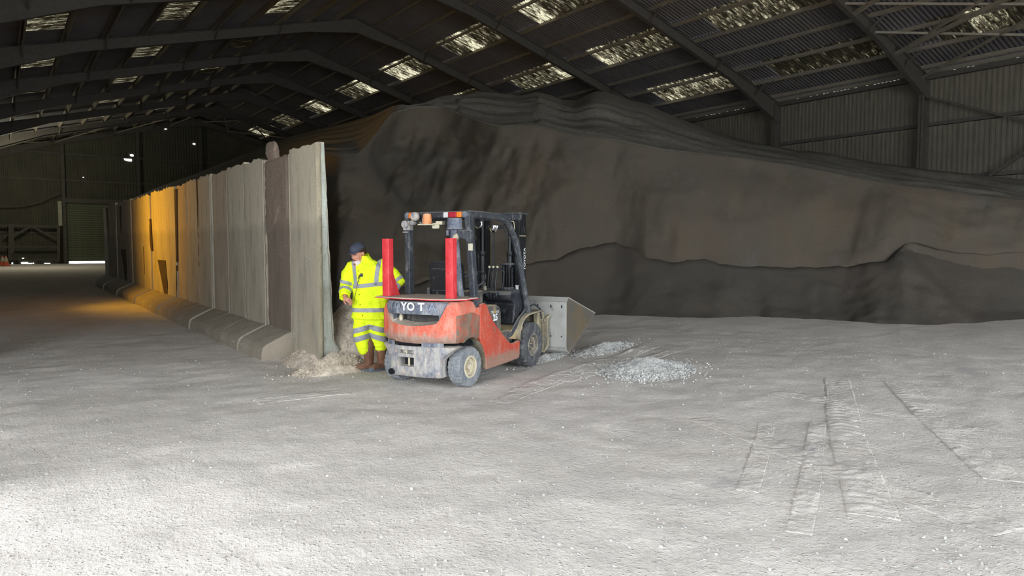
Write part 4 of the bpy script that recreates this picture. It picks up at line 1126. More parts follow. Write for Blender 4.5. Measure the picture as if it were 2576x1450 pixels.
b.tube(pts, .013, 8, closed=True)
for a in (90, 210, 330): b.tube([(.98, .02, 1.185), pts[int(a/360*28) % 28]], .009, 6)
b.build('steering_wheel', M['black'], col_, True)
for k, y in enumerate((-.08, -.135, -.19)):
    b = MB(); b.tube([(1.22, y, .98), (1.19, y, 1.14), (1.22+.01*k, y-.01, 1.345)], .009, 6); lv = b.build('lever', M['black'], T, True); b = MB(); b.ball((1.22+.01*k, y-.01, 1.36), .017, 10, 8); b.build('knob', M['ivory'], lv, True)  # knobs coloured pale to stand in for the highlights on them
b = MB(); b.tube([(1.23, -.25, 1.0), (1.26, -.28, 1.16), (1.24, -.30, 1.30), (1.20, -.24, 1.345)], .008, 6); b.build('grab_lever', M['black'], T, True)
b = MB(); b.box((1.02, -.152, 1.06), (1.03, -.118, 1.115)); b.tube([(1.025, -.135, 1.115), (1.03, -.135, 1.16)], .003, 4); b.build('key_tag', M['ivory'], T)
rag = MB(); rows = []
for i in range(13):
    rows.append([(1.05+.18*i/12, -.10-.20*j/12, 1.0 - .10*abs(math.sin(i*1.1+j*.7))*.6 + .05*fbm((i*.6, j*.6, 3), 3)+.03) for j in range(13)])
rag.grid(rows); o = rag.build('crumpled_rag', simple('blue_grey_rag', hexc(104, 112, 124), .9), None, 'full'); o.location = T.location; o.rotation_euler = T.rotation_euler
tag(o, 'crumpled blue grey rag lying on the forklift dashboard', 'rag')
b = MB(); b.lathe([(.022, 0), (.03, .055), (.026, .055), (.019, .005), (.001, .005)], n=16, cap=False); o = b.build('paper_cup', simple('white_paper', hexc(224, 224, 226), .8), None, True); o.matrix_world = Matrix.Translation(T.location) @ Matrix.Rotation(math.radians(HEAD), 4, 'Z') @ Matrix.Translation((1.47, -.38, 1.056))
tag(o, 'small white paper cup on the forklift dashboard', 'cup')
# seat
seat = None
b = MB(); b.prism(rrect(-.24, .24, 0, .46, .09), -.045, .045, 'x'); sb = b.build('seat_back', M['seat'], T, bevel=.02, loc=(.33, -.02, 1.0), rot=(0, math.radians(-8), 0))
b = MB(); b.tube([(-.052, -.17, .37), (-.055, -.05, .365), (-.055, .1, .37), (-.052, .18, .37)], .004, 5); b.build('piping', M['frame'], sb); b = MB(); b.tube([(-.05, -.2, .1), (-.05, .2, .1)], .003, 5); b.build('piping', M['frame'], sb)
b = MB(); b.prism(rrect(.30, .78, .93, 1.05, .04), -.24, .24, 'y'); b.build('seat_cushion', M['seat'], T, bevel=.02)
b = MB(); b.box((.26, -.27, .93), (.50, -.235, 1.10)); b.build('seat_bracket', M['plastic'], T, bevel=.01); b = MB(); b.box((.26, .22, .93), (.50, .26, 1.12)); b.build('seat_bracket', M['plastic'], T, bevel=.01)
b = MB(); b.box((.26, -.44, .93), (.46, -.27, 1.10)); cb = b.build('console_box', M['plastic'], T, bevel=.02); b = MB(); b.tube([(.255, -.41, 1.02), (.25, -.30, 1.02)], .008, 6); b.build('white_handle', M['letters'], cb)

# overhead guard
gp = MB()
for s_ in (-1, 1):
    gp.bar((.18, s_*.485, .93), (.105, s_*.455, 1.99), .09, .07, (0, 1, 0))
    gy = .455 if s_ < 0 else .415
    path = [(.08, s_*gy, 2.01), (.45, s_*gy, 2.012), (.85, s_*.455, 2.00), (.98, s_*.457, 1.975), (1.07, s_*.46, 1.92), (1.14, s_*.464, 1.84), (1.22, s_*.468, 1.74), (1.31, s_*.475, 1.55), (1.41, s_*.485, 1.20), (1.50, s_*.49, .92), (1.56, s_*.495, .72)]
    b = MB(); b.tube(path, [.045]*3+[.048]*4+[.045, .045, .045, .06], 8); b.build('front_pillar', M['frame'], T, True)
for k, s_ in enumerate((-1, 1)):
    b = MB(); base = Vector((.165, s_*(.495 if s_ < 0 else .445), .90)); topp = Vector((.10, s_*(.455 if s_ < 0 else .405), 2.0))
    b.bar(base, topp, .095, .075, (0, 1, 0)); b.build('rear_pillar', M['frame'], T, bevel=.01)
b = MB(); b.box((.05, -.46, 1.965), (.13, .415, 2.045)); rb = b.build('rear_crossbar', M['frame'], T, bevel=.012)
b = MB(); b.box((.85, -.45, 1.98), (.93, .42, 2.03)); b.build('front_crossbar', M['frame'], T, bevel=.01)
for k in range(6):
    y = -.36+.144*k; b = MB(); b.bar((.12, y, 2.01), (.88, y, 2.005), .02, .045); b.build('roof_bar', M['frame'], T)
def lens(y0, y1, mat, nm, z0=1.972, z1=2.036):
    b = MB(); b.box((.022, y0, z0), (.052, y1, z1)); return b.build(nm, mat, rb, bevel=.006)
lens(.279, .354, M['amber'], 'amber_lamp'); lens(-.213, -.150, M['whitelens'], 'white_lamp'); lens(-.326, -.22, M['redlens'], 'red_lamp'); lens(-.395, -.332, M['amber'], 'amber_lamp')
lens(-.146, .01, M['black'], 'black_lamp'); 
for s_ in (-1, 1): b = MB(); b.lathe([(.001, -.015), (.034, -.01), (.036, .04), (.001, .04)], c=(.05, -.432 if s_ < 0 else .388, 2.005), axis='x', n=16, cap=False); b.build('end_cap', M['bluegrey'], rb, True)
b = MB(); b.lathe([(.001, -.06), (.04, -.058), (.052, -.04), (.055, 0), (.03, .04), (.001, .045)], c=(.0, .227, 1.99), axis='x', n=20, cap=False); b.tube([(.0, .17, 1.92), (.03, .15, 1.90), (.05, .16, 1.97)], .01, 6); b.build('work_lamp', M['weight'], rb, True)
b = MB(); b.lathe([(.06, 1.90), (.056, 1.93), (.052, 2.0), (.045, 2.02), (.001, 2.03)], c=(.02, .075, 0), n=22, cap=False); be = b.build('beacon', M['beacon'], T, True)
b = MB(); b.prism([(-.07, .15), (.08, .15), (.08, -.05), (-.07, -.02)], 1.885, 1.90, 'z'); b.prism([(.0, -.06), (.06, -.06), (.06, -.15), (.0, -.15)], 1.89, 1.93, 'z'); b.build('beacon_bracket', M['rim'], be)
b = MB(); b.prism(rrect(-.095, .005, 1.845, 1.91, .015), .018, .03, 'x'); b.build('sensor_plate', M['ivory'], T)
b = MB(); b.box((.02, .34, 1.83), (.10, .43, 1.94)); b.lathe([(.001, -.03), (.045, -.02), (.045, .03), (.02, .04)], c=(.0, .385, 1.90), axis='x', n=14); b.box((-.02, .34, 1.80), (.0, .41, 1.812)); b.lathe([(.03, -.03), (.03, .03)], c=(.03, .29, 1.92), axis='x', n=12); b.build('reversing_alarm', M['weight'], T, True)
# air pre-cleaner and its snorkel
b = MB(); b.lathe([(.05, 1.74), (.05, 1.82), (.088, 1.83), (.097, 1.835), (.097, 1.847), (.087, 1.852), (.087, 1.955), (.075, 1.963), (.001, 1.965)], c=(.0, -.325, 0), n=28, cap=False)
b.tube([(.0, -.325, 1.82), (.0, -.325, 1.68), (.02, -.325, 1.62), (.08, -.33, 1.2), (.12, -.34, 1.0)], [.05, .05, .045, .04, .04], 12); b.box((-.05, -.27, 1.76), (-.03, -.24, 1.82)); b.build('air_precleaner', M['bluegrey'], T, True)
b = MB(); b.tube([(-.03, -.33, 1.70), (-.03, -.36, 1.745), (-.03, -.40, 1.76)], .035, 10); b.build('snorkel_elbow', M['rim'], T, True)
b = MB(); b.prism([(-.375, 1.76), (-.38, 1.80), (-.40, 1.825), (-.55, 1.825), (-.575, 1.80), (-.578, 1.70), (-.56, 1.67), (-.53, 1.675), (-.49, 1.71), (-.40, 1.73)], -.05, .01, 'x'); b.build('pillar_box', M['frame'], T, bevel=.012)
b = MB(); b.box((.03, -.54, 1.585), (.05, -.49, 1.665)); b.build('white_tag', M['ivory'], T)
# mirrors under the roof
b = MB(); b.lathe([(.001, 0), (.05, 0), (.062, .006), (.066, .016), (.060, .022), (.05, .012)], c=(.93, -.088, 1.93), axis='x', n=24, cap=False); b.v = [(p[0], p[1], p[2]) for p in b.v]; rmi = b.build('round_mirror', M['chrome'], T, True); b = MB(); b.lathe([(.001, -.004), (.048, -.003), (.05, .004)], c=(.93, -.088, 1.93), axis='x', n=20, cap=False); b.build('dark_face', M['mastm'], rmi)
b = MB(); b.ball((.93, -.314, 1.90), (.03, .075, .095), 18, 12); b.v = [(p[0], p[1], min(p[2], 1.905)) for p in b.v]; o = b.build('dome_mirror', M['chrome'], T, True)
b = MB(); b.bar((.94, -.42, 1.86), (.94, -.40, 1.90), .03, .05); b.tube([(.95, -.45, 1.93), (1.0, -.44, 1.84), (1.12, -.45, 1.72)], .008, 6); b.build('wire_bracket', M['black'], T)
# mast
mx = 1.75
def rail(y, w_, x0, x1, z0, z1, nm):
    b = MB(); t = .018; s_ = 1 if y > 0 else -1
    b.box((x0, y-w_/2, z0), (x1, y-w_/2+t, z1)); b.box((x0, y-w_/2, z0), (x0+t, y+w_/2, z1)); b.box((x1-t, y-w_/2, z0), (x1, y+w_/2, z1)); b.box((x0, y-t/2, z0), (x1, y+t/2, z1))
    return b.build(nm, M['mastm'], T, bevel=.004)
outr = {}
for s_ in (-1, 1):
    outr[s_] = rail(.05+s_*.325, .085, mx-.06, mx+.10, .16, 2.08, 'outer_mast_rail'); rail(.05+s_*.24, .07, mx-.04, mx+.10, .12, 2.05, 'inner_mast_rail')
    b = MB(); cyy = .05+s_*.215; b.tube([(mx-.10, cyy, .25), (mx-.10, cyy, 1.55)], .034, 12); b.tube([(mx-.10, cyy, 1.55), (mx-.10, cyy, 2.02)], .022, 12); b.lathe([(.036, 1.5), (.042, 1.51), (.042, 1.56), (.03, 1.57)], c=(mx-.10, cyy, 0), n=14); b.build('lift_cylinder', M['mastm'], T, True)
    b = MB(); 
    for k in range(44): b.box((mx-.035, s_*.13-.012, .35+k*.034), (mx-.015, s_*.13+.012, .372+k*.034))
    o = b.build('lift_chain', M['frame'], T); o['kind'] = 'stuff'
b = MB(); b.box((mx-.08, -.335, 2.075), (mx+.12, .43, 2.10)); b.build('mast_top_plate', M['frame'], T, bevel=.004)
b = MB(); b.box((mx-.07, -.33, 2.00), (mx-.04, .42, 2.07)); b.build('mast_crossbeam', M['frame'], T, bevel=.004)
b = MB(); b.box((mx-.09, -.33, 1.775), (mx+.08, -.315, 1.785)); b.box((mx-.09, -.29, 1.62), (mx-.06, -.23, 1.72)); b.tube([(mx-.09, -.24, 1.72), (mx-.09, -.24, 1.9), (mx-.08, -.22, 1.98), (mx-.08, -.12, 1.99)], .008, 6); b.build('hose_clamp', M['rim'], T)
b = MB(); b.box((mx-.07, -.26, .95), (mx-.045, .36, 1.02)); b.box((mx-.07, -.26, .30), (mx-.045, .36, .42)); b.build('mast_crossbeam', M['mastm'], T)
for k, y in enumerate((-.17, -.12, -.07)):
    b = MB(); b.tube([(mx-.09, y, .35), (mx-.09, y, 1.38)], .022, 10); b.build('hydraulic_hose', M['mastm'], T, True)
b = MB(); b.lathe([(.10, 1.37), (.11, 1.38), (.11, 1.395), (.03, 1.42), (.001, 1.42)], c=(mx-.07, -.12, 0), n=20, cap=False); b.build('cylinder_cap', M['frame'], T, True)
for y in (-.215,):
    b = MB(); n_ = 60; b.tube([(mx-.12, y, .5+.85*k/n_) for k in range(n_+1)], [.022 if k % 2 else .016 for k in range(n_+1)], 8); b.build('ribbed_hose', M['black'], T)
VT = Matrix(((0, -1, 0), (0, 0, -1), (1, 0, 0)))      # reads upward on the right face of the mast
text('TOYOTA', .075, M['letters'], outr[-1], 'letter', (mx+.060, -.3195, 1.46), VT, .001, .0015)
for s_ in (-1, 1):
    b = MB(); b.tube([(1.40, s_*.22, .62), (mx-.05, s_*.22, .66)], .03, 10); b.build('tilt_cylinder', M['mastm'], T, True)
# carriage and bucket
b = MB()
for z in (.16, .56): b.box((2.02, -.50, z), (2.08, .50, z+.11))
for y in (-.45, .39): b.box((1.95, y, .14), (2.18, y+.06, .70))
b.build('fork_carriage', M['fender'], T, bevel=.006)
b = MB(); b.tube([(2.0, -.40, .18), (2.06, -.50, .14), (2.09, -.54, .22), (2.09, -.55, .34)], .022, 8); b.bar((2.07, -.53, .34), (2.07, -.53, .62), .05, .04); b.bar((2.05, -.50, .58), (2.12, -.56, .66), .05, .03); b.build('latch_linkage', M['fender'], T, True)
b = MB(); b.tube([(mx-.02, -.36, .70), (mx+.03, -.40, .80), (mx+.10, -.45, .83), (mx+.18, -.50, .76), (mx+.20, -.52, .62)], .012, 8); b.build('hydraulic_hose', M['black'], T, True)
bx0, BW = 2.20, .79
prof = [(bx0+.06, .905), (bx0, .845), (bx0, .20), (bx0+.03, .15), (bx0+.10, .115), (3.30, .600)]
b = MB()
for (p, q) in zip(prof[:-1], prof[1:]):
    d = (Vector((q[0]-p[0], 0, q[1]-p[1]))).normalized(); n_ = Vector((-d.z, 0, d.x))*-.012
    b.add([(p[0], -BW, p[1]), (q[0], -BW, q[1]), (q[0]+n_.x, -BW, q[1]+n_.z), (p[0]+n_.x, -BW, p[1]+n_.z), (p[0], BW, p[1]), (q[0], BW, q[1]), (q[0]+n_.x, BW, q[1]+n_.z), (p[0]+n_.x, BW, p[1]+n_.z)], [(0,1,2,3),(7,6,5,4),(0,4,5,1),(1,5,6,2),(2,6,7,3),(3,7,4,0)])
bk = b.build('bucket', M['bucket'], T)
for s_ in (-1, 1):
    b = MB(); b.prism(prof, s_*BW-.006, s_*BW+.006, 'y'); b.build('side_plate', M['bucket_side'], bk)
    b = MB(); b.tube([(bx0+.06, s_*BW, .905), (3.30, s_*BW, .60)], .010, 6); b.build('edge_bead', M['bucket'], bk)
b = MB(); b.box((bx0-.006, -.62, .30), (bx0, -.30, .80)); b.box((bx0-.006, .30, .30), (bx0, .62, .80)); b.build('back_doubler', M['bucket'], bk)
for zz in (.79, .77, .35):
    for y in (-.72, -.55, -.34):
        b = MB(); b.lathe([(.012, 0), (.012, -.01), (.001, -.012)], c=(bx0-.005, y, zz), axis='x', n=8, cap=False); b.build('bolt', M['black'], bk)

# ------------------------------------------------------------------ the man
M['skin'] = simple('weathered_skin', hexc(196, 138, 116), 0.6, 0, .3, 30, .003, .08)
M['hivis'] = simple('fluorescent_yellow_cloth', (0.80, 0.98, 0.02, 1), 0.75, 0, .2, 10, .01, .05)
M['band'] = simple('silver_grey_reflective_tape', hexc(150, 152, 156), 0.55, 0, .4, 30, .002)
M['boot'] = dusty('brown_leather_boot', hexc(106, 70, 50), 0.6, .2, .3, 10, streak=False, dcol=hexc(150, 130, 112)); M['sole'] = simple('grey_rubber_sole', hexc(96, 100, 106), .8)
M['cap'] = simple('navy_cap_cloth', hexc(66, 70, 82), .85, 0, .2, 60, .002); M['hair'] = simple('dark_brown_hair', hexc(60, 44, 36), .8, 0, .2, 60, .006)
M['mask'] = simple('white_dust_mask', hexc(212, 202, 200), .85); M['valve'] = simple('brown_red_valve', hexc(150, 84, 62), .6)
M['eye'] = simple('eye_white', hexc(200, 190, 184), .3); M['iris'] = simple('dark_iris', hexc(40, 30, 26), .3); M['lip'] = simple('lip_skin', hexc(158, 84, 78), .6); M['strap'] = simple('brown_cord', hexc(92, 76, 40), .7)
def capsule(b, pts, rr, n=14):
    b.tube(pts, rr, n)
    for p, r in ((pts[0], rr[0]), (pts[-1], rr[-1])): b.ball(p, r*.995, n, 8)
def remeshed(b, voxel, name, smooth_it=4):
    me = bpy.data.meshes.new(name); me.from_pydata([tuple(p) for p in b.v], [], b.f)
    bm = bmesh.new(); bm.from_mesh(me)
    bmesh.ops.recalc_face_normals(bm, faces=bm.faces); bm.to_mesh(me); bm.free()
    o = bpy.data.objects.new('tmp', me); COL.objects.link(o)
    m = o.modifiers.new('r', 'REMESH'); m.mode = 'VOXEL'; m.voxel_size = voxel
    s_ = o.modifiers.new('s', 'SMOOTH'); s_.factor = .5; s_.iterations = smooth_it
    dg = bpy.context.evaluated_depsgraph_get(); out = bpy.data.meshes.new_from_object(o.evaluated_get(dg)); out.name = name
    bpy.data.objects.remove(o); out.polygons.foreach_set('use_smooth', [True]*len(out.polygons)); return out
def U(px_, py_, v=0.0): return Vector(((px_-925)/193.0, -v, EYE-(py_-623)/193.0))   # v: towards the camera
PB = Vector((3.90, 8.51, 0))
HC = Vector((-.112, -.05, 1.545)); HM = Matrix.Translation(HC) @ Matrix.Rotation(math.radians(-32), 4, 'Z') @ Matrix.Rotation(math.radians(20), 4, 'X')
def hp(x, y, z): return HM @ Vector((x, y, z))
body = MB()
def hball(c, r, n=18, m=12):
    t = MB(); t.ball((0, 0, 0), r, n, m); body.add([HM @ (Vector(c)+Vector(q)) for q in t.v], t.f)
hball((0, .015, .035), (.078, .098, .095)); hball((0, -.018, -.035), (.062, .075, .085)); hball((0, -.05, -.085), (.040, .038, .030)); hball((0, -.083, .018), (.052, .016, .014))
hball((.038, -.058, -.032), (.026, .022, .026)); hball((-.038, -.058, -.032), (.026, .022, .026)); hball((0, -.076, -.066), (.026, .018, .018))
t = MB(); t.tube([(0, -.084, .012), (0, -.098, -.016), (0, -.104, -.032)], [.008, .010, .012], 10); t.ball((0, -.102, -.034), (.015, .013, .011)); body.add([HM @ Vector(q) for q in t.v], t.f)
hball((.080, .012, -.005), (.012, .020, .032), 10, 8); hball((-.080, .012, -.005), (.012, .020, .032), 10, 8)
body.tube([Vector((-.06, .03, 1.36)), hp(0, .03, -.06)], [.068, .058], 16)
# torso, limbs (inside the clothes)
RS, RE, RW = Vector((-.20, .0, 1.37)), Vector((-.262, -.03, 1.13)), Vector((-.252, -.20, .985))
LS, LE, LW = Vector((.23, .03, 1.38)), Vector((.40, .02, 1.16)), Vector((.33, -.14, 1.04))
body.tube([(.03, .02, .80), (.03, .02, 1.0), (.02, .02, 1.2), (.0, .02, 1.32), (-.03, .02, 1.42)], [.12, .11, .12, .11, .06], 18); body.ball((.03, .02, .80), .12)
for a, e, w_ in ((RS, RE, RW), (LS, LE, LW)): capsule(body, [a, e, w_], [.050, .040, .028])
for hpnt, k, a in (((-.06, .02, .84), (-.06, -.01, .50), (.005, .0, .10)), ((.11, .03, .84), (.13, .01, .50), (.160, .06, .10))): capsule(body, [hpnt, k, a], [.085, .055, .036])
def hand(wr, d, up_, side_, curl=.6, sc=1.0):
    d = d.normalized(); s_ = d.cross(up_).normalized()*side_; n_ = s_.cross(d)*side_
    palm = wr + d*.045
    body.tube([wr, wr+d*.03, wr+d*.07, wr+d*.088], [.026, .034, .038, .030], 12)
    for k, (off, L) in enumerate(((.028, .070), (.010, .078), (-.009, .072), (-.027, .058))):
        p = wr + d*.075 + s_*off; q = p + d*L*.42 + n_*-.004; c = math.cos(curl); sn_ = math.sin(curl)
        r_ = q + (d*c - n_*sn_)*L*.34; t_ = r_ + (d*math.cos(curl*1.8) - n_*math.sin(curl*1.8))*L*.26
        capsule(body, [p, q, r_, t_], [.0098, .0092, .0085, .0075], 8)
    p = wr + d*.025 + s_*.028; q = p + (d*.6+s_*.75-n_*.25).normalized()*.036; r_ = q + (d*.95+s_*.1-n_*.5).normalized()*.030; t_ = r_ + (d*.9-s_*.25-n_*.5).normalized()*.022
    capsule(body, [p, q, r_, t_], [.014, .0115, .0100, .0085], 8)
hand(RW + Vector((.0, -.012, -.008)), Vector((.75, -.45, -.35)), Vector((0, -.3, 1)), 1, .75)
hand(LW, Vector((-.3, -.8, -.3)), Vector((0, -.2, 1)), -1, .5)
bme = remeshed(body, .0058, 'person', 3); bme.materials.append(M['skin'])
man = link('person', bme, None, PB, (0, 0, -YAW))
tag(man, 'man in fluorescent yellow jacket and trousers and dark cap, standing beside the forklift', 'person')
# jacket
jk = MB()
secs = [(.685, .035, .02, .235, .165), (.72, .035, .02, .238, .168), (.90, .035, .02, .235, .165), (1.05, .037, .02, .240, .168), (1.18, .035, .015, .248, .172), (1.30, .02, .012, .245, .165), (1.38, .010, .015, .215, .140), (1.425, -.01, .02, .150, .115), (1.46, -.035, .02, .095, .095), (1.50, -.06, .01, .082, .090), (1.515, -.065, .005, .078, .086)]
n_ = 36; rows = []
for z, cx_, cy_, rx, ry in secs:
    rows.append([(cx_+rx*math.copysign(abs(math.cos(2*PI*k/n_))**.85, math.cos(2*PI*k/n_)), cy_+ry*math.copysign(abs(math.sin(2*PI*k/n_))**.85, math.sin(2*PI*k/n_)), z) for k in range(n_)])
v = [p for r in rows for p in r]; f = []
for i in range(len(rows)-1):
    for k in range(n_): f.append((i*n_+k, i*n_+(k+1) % n_, (i+1)*n_+(k+1) % n_, (i+1)*n_+k))
f += [tuple(range(n_))[::-1], tuple(range((len(rows)-1)*n_, len(rows)*n_))]
jk.add(v, f)
capsule(jk, [RS+Vector((.02, .01, 0)), (RS+RE)/2+Vector((-.02, 0, .0)), RE+Vector((-.015, 0, 0)), RE*.5+RW*.5+Vector((-.01, 0, -.005)), RW+Vector((-.004, .012, .005))], [.095, .092, .080, .078, .066])
capsule(jk, [LS+Vector((-.02, .0, 0)), (LS+LE)/2, LE+Vector((.01, 0, 0)), LE*.5+LW*.5, LW+Vector((.0, .03, .0))], [.095, .088, .078, .070, .062])
jme = remeshed(jk, .0085, 'jacket', 5)
def hollow_cuff(p):   # dent the sleeve end so the hand comes out of an opening
    pass
dirr = (RW-RE).normalized(); dirl = (LW-LE).normalized()
NRM = [v_.normal.copy() for v_ in jme.vertices]
for vi_, vtx in enumerate(jme.vertices):
    c = vtx.co.copy(); fold = .014*fbm((c.x*7, c.y*7, c.z*3.2), 4)+.010*fbm((c.x*9+c.z*8, c.y*9, c.z*12), 3)
    nc_ = c + NRM[vi_]*fold if c.z > .70 else c
    for w_, dd, rr in ((RW, dirr, .070), (LW, dirl, .066)):
        t_ = (nc_-w_).dot(dd)
        if t_ > .0: 
            rad_ = (nc_-w_-dd*t_).length
            if rad_ < rr: nc_ = nc_ - dd*(t_ + .07*max(0, 1-rad_/(rr*.85)))
    vtx.co = nc_
jme.materials.append(M['hivis']); jacket = link('jacket', jme, man)
def band(src, name, parent, cuts, pred, off=.004, mat='band'):
    bm = bmesh.new(); bm.from_mesh(src)
    (c0, n0), (c1, n1) = cuts[0], cuts[1]; mg = .02*n0.length
    far_ = [f_ for f_ in bm.faces if (f_.calc_center_median()-c0).dot(n0) < -mg or (f_.calc_center_median()-c1).dot(n1) > mg]
    bmesh.ops.delete(bm, geom=far_, context='FACES')
    for co, no in cuts:
        near = [g for g in bm.verts[:]+bm.edges[:]+bm.faces[:]]
        bmesh.ops.bisect_plane(bm, geom=near, plane_co=co, plane_no=no)
    bm.normal_update()
    kill = [f_ for f_ in bm.faces if not pred(f_.calc_center_median(), f_.normal)]
    bmesh.ops.delete(bm, geom=kill, context='FACES')
    for v_ in bm.verts: v_.co += v_.normal*off
    me = bpy.data.meshes.new(name); bm.to_mesh(me); bm.free(); me.materials.clear(); me.materials.append(M[mat])
    if len(me.polygons) == 0: return None
    return link(name, me, parent)
def armlocal(c, a, e):  # distance along and off a limb
    d = (e-a); L = d.length; d = d/L; t_ = (c-a).dot(d); return t_, (c-a-d*t_).length, L
def onarm(c): 
    for a, e in ((RS, RE), (RE, RW), (LS, LE), (LE, LW)):
        t_, r_, L = armlocal(c, a, e)
        if -.02 < t_ < L+.03 and r_ < .105 and abs(c.x-.03) > .205: return True
    return False
Z = Vector((0, 0, 1))
band(jme, 'reflective_band', jacket, [(Vector((0, 0, .785)), Z), (Vector((0, 0, .838)), Z)], lambda c, n: .785 < c.z < .838 and abs(c.x-.035) < .3 and not onarm(c))
band(jme, 'reflective_band', jacket, [(Vector((0, 0, 1.105)), Z+Vector((-.10, 0, 0))), (Vector((0, 0, 1.158)), Z+Vector((-.10, 0, 0)))], lambda c, n: 1.105 < c.z-.10*c.x < 1.158 and (not onarm(c)) and -.215 < c.x < .27)
for (x0, sl_) in ((-.155, -.16), (.115, .10)):
    N_ = Vector((1, 0, -sl_)); q0 = Vector((x0, 0, 1.20)); q1 = q0+Vector((.052, 0, 0))
    band(jme, 'shoulder_band', jacket, [(q0, N_), (q1, N_)], lambda c, n, q0=q0, q1=q1, N_=N_: (c-q0).dot(N_) > 0 > (c-q1).dot(N_) and c.z > 1.13 and c.z < 1.46)
for (a, e, t0) in ((RS, RE, .20), (RE, RW, .085), (LS, LE, .22), (LE, LW, .07)):
    d = (e-a).normalized(); q0 = a+d*t0; q1 = q0+d*.045
    band(jme, 'sleeve_band', jacket, [(q0, d), (q1, d)], lambda c, n, q0=q0, q1=q1, d=d, a=a, e=e: (c-q0).dot(d) > 0 > (c-q1).dot(d) and armlocal(c, a, e)[1] < .13 and ((c.x < -.19) if a.x < 0 else (c.x > .24)))
# stand-up collar
b = MB(); rows = []
for k in range(5):
    r = []
    for j in range(30):
        a = math.radians(-70+320*j/29) ; z = 1.44+.085*k/4 + .03*math.sin(a) ; rr = .096-.006*k
        r.append((-.055+rr*math.cos(a), .012+rr*1.02*math.sin(a), z))
    rows.append(r)
b.grid(rows); o = b.build('collar', M['hivis'], jacket, 'full'); md = o.modifiers.new('s', 'SOLIDIFY'); md.thickness = .009
# studs and front placket
for (px_, py_) in ((908, 681), (908, 707), (909, 740), (911, 765), (917, 792)):
    p = U(px_, py_, 0); b = MB(); b.ball((p.x, -.165+.02, p.z), (.006, .008, .006), 8, 6); b.build('stud', M['iris'], jacket)
b = MB(); b.tube([U(913, 690, .17), U(906, 715, .175), U(901, 740, .172), U(897, 756, .165)], .004, 5); b.tube([U(913, 690, .17), U(909, 700, .178)], .009, 6); b.build('cord', M['strap'], jacket)
b = MB(); p = U(917, 691, .165); b.box((p.x-.018, p.y-.012, p.z-.022), (p.x+.014, p.y+.004, p.z+.02)); b.build('clip_radio', M['cap'], jacket, bevel=.004)
# trousers
tr = MB()
tr.tube([(.035, .02, .86), (.035, .02, .70), (.035, .02, .60)], [.20, .185, .17], 24)
tr.v = [((p[0]), p[1]*.72+.005, p[2]) for p in tr.v]
capsule(tr, [(-.065, .0, .70), (-.085, -.015, .55), (-.075, -.01, .42), (-.055, .0, .30)], [.115, .110, .106, .092], 18)
capsule(tr, [(.115, .02, .70), (.125, .015, .55), (.140, .02, .42), (.155, .04, .32)], [.112, .105, .100, .086], 18)
tme = remeshed(tr, .009, 'trousers', 5)
NRM = [v_.normal.copy() for v_ in tme.vertices]
for vi_, vtx in enumerate(tme.vertices):
    c = vtx.co.copy(); vtx.co = c + NRM[vi_]*(.012*fbm((c.x*6, c.y*6, c.z*6), 4)+.008*fbm((c.x*5, c.y*5, c.z*18), 3))
    if vtx.co.z < .30 and c.x < .04: vtx.co.z = max(vtx.co.z, .245+.03*math.sin(c.x*20))
    if vtx.co.z < .31 and c.x >= .04: vtx.co.z = max(vtx.co.z, .27)
tme.materials.append(M['hivis']); trou = link('trousers', tme, man)
for z0, z1 in ((.555, .625), (.44, .51)):
    for s_ in (-1, 1):
        NV = (Z + Vector((-.28*s_ if False else .28*(1 if s_ < 0 else -1)*-1, 0, 0))); x_m = .035
        cu = [(Vector((x_m, 0, z0)), NV), (Vector((x_m, 0, z1)), NV), (Vector((x_m, 0, 0)), Vector((1, 0, 0)))]
        band(tme, 'reflective_band', trou, cu, lambda c, n, s_=s_, NV=NV, z0=z0, z1=z1: (c-Vector((x_m, 0, z0))).dot(NV) > 0 > (c-Vector((x_m, 0, z1))).dot(NV) and (c.x-x_m)*s_ > 0)
# boots
def boot(ax, ay, toe, zt, nm):
    b = MB(); capsule(b, [(ax, ay, .10), (ax, ay, .20), (ax+.004, ay, zt)], [.058, .064, .072], 16)
    d = Vector((toe[0]-ax, toe[1]-ay, 0)); L = d.length; d.normalize(); h0 = Vector((ax, ay, 0))-d*.035
    b.tube([h0+Vector((0, 0, .06)), h0+d*.09+Vector((0, 0, .062)), h0+d*.17+Vector((0, 0, .052)), h0+d*(L+.02)+Vector((0, 0, .045))], [.050, .052, .050, .040], 14)
    b.ball(h0+Vector((0, 0, .055)), .05); b.ball(h0+d*(L+.02)+Vector((0, 0, .045)), (.052, .045, .040))
    me = remeshed(b, .008, nm, 4)
    NB_ = [v_.normal.copy() for v_ in me.vertices]
    for k_, v_ in enumerate(me.vertices):
        q_ = v_.co + NB_[k_]*.004*fbm(v_.co*14, 3); q_.z = max(q_.z, .022); v_.co = q_
    me.materials.append(M['boot']); o = link(nm, me, man)
    sd_ = Vector((-d.y, d.x, 0)); poly = []
    for k in range(28):
        a = 2*PI*k/28; t_ = (math.cos(a)+1)/2; wv = .052 if t_ < .35 else .050+.008*math.sin((t_-.35)*4)
        p = h0 + d*(-.052+(L+.13)*t_) + sd_*wv*math.sin(a)*(1 if 0 < t_ < 1 else 1)
        poly.append((p.x, p.y))
    b = MB(); b.prism(poly, .003, .032, 'z'); b.build('sole', M['sole'], o)
    b = MB(); tc_ = h0+d*(L+.03); b.ball((tc_.x, tc_.y, .038), (.048, .046, .034), 14, 8); b.build('toe_cap', M['sole'], o, True)
boot(.005, .0, (-.165, -.055), .37, 'boot'); boot(.160, .06, (.06, -.10), .37, 'boot')
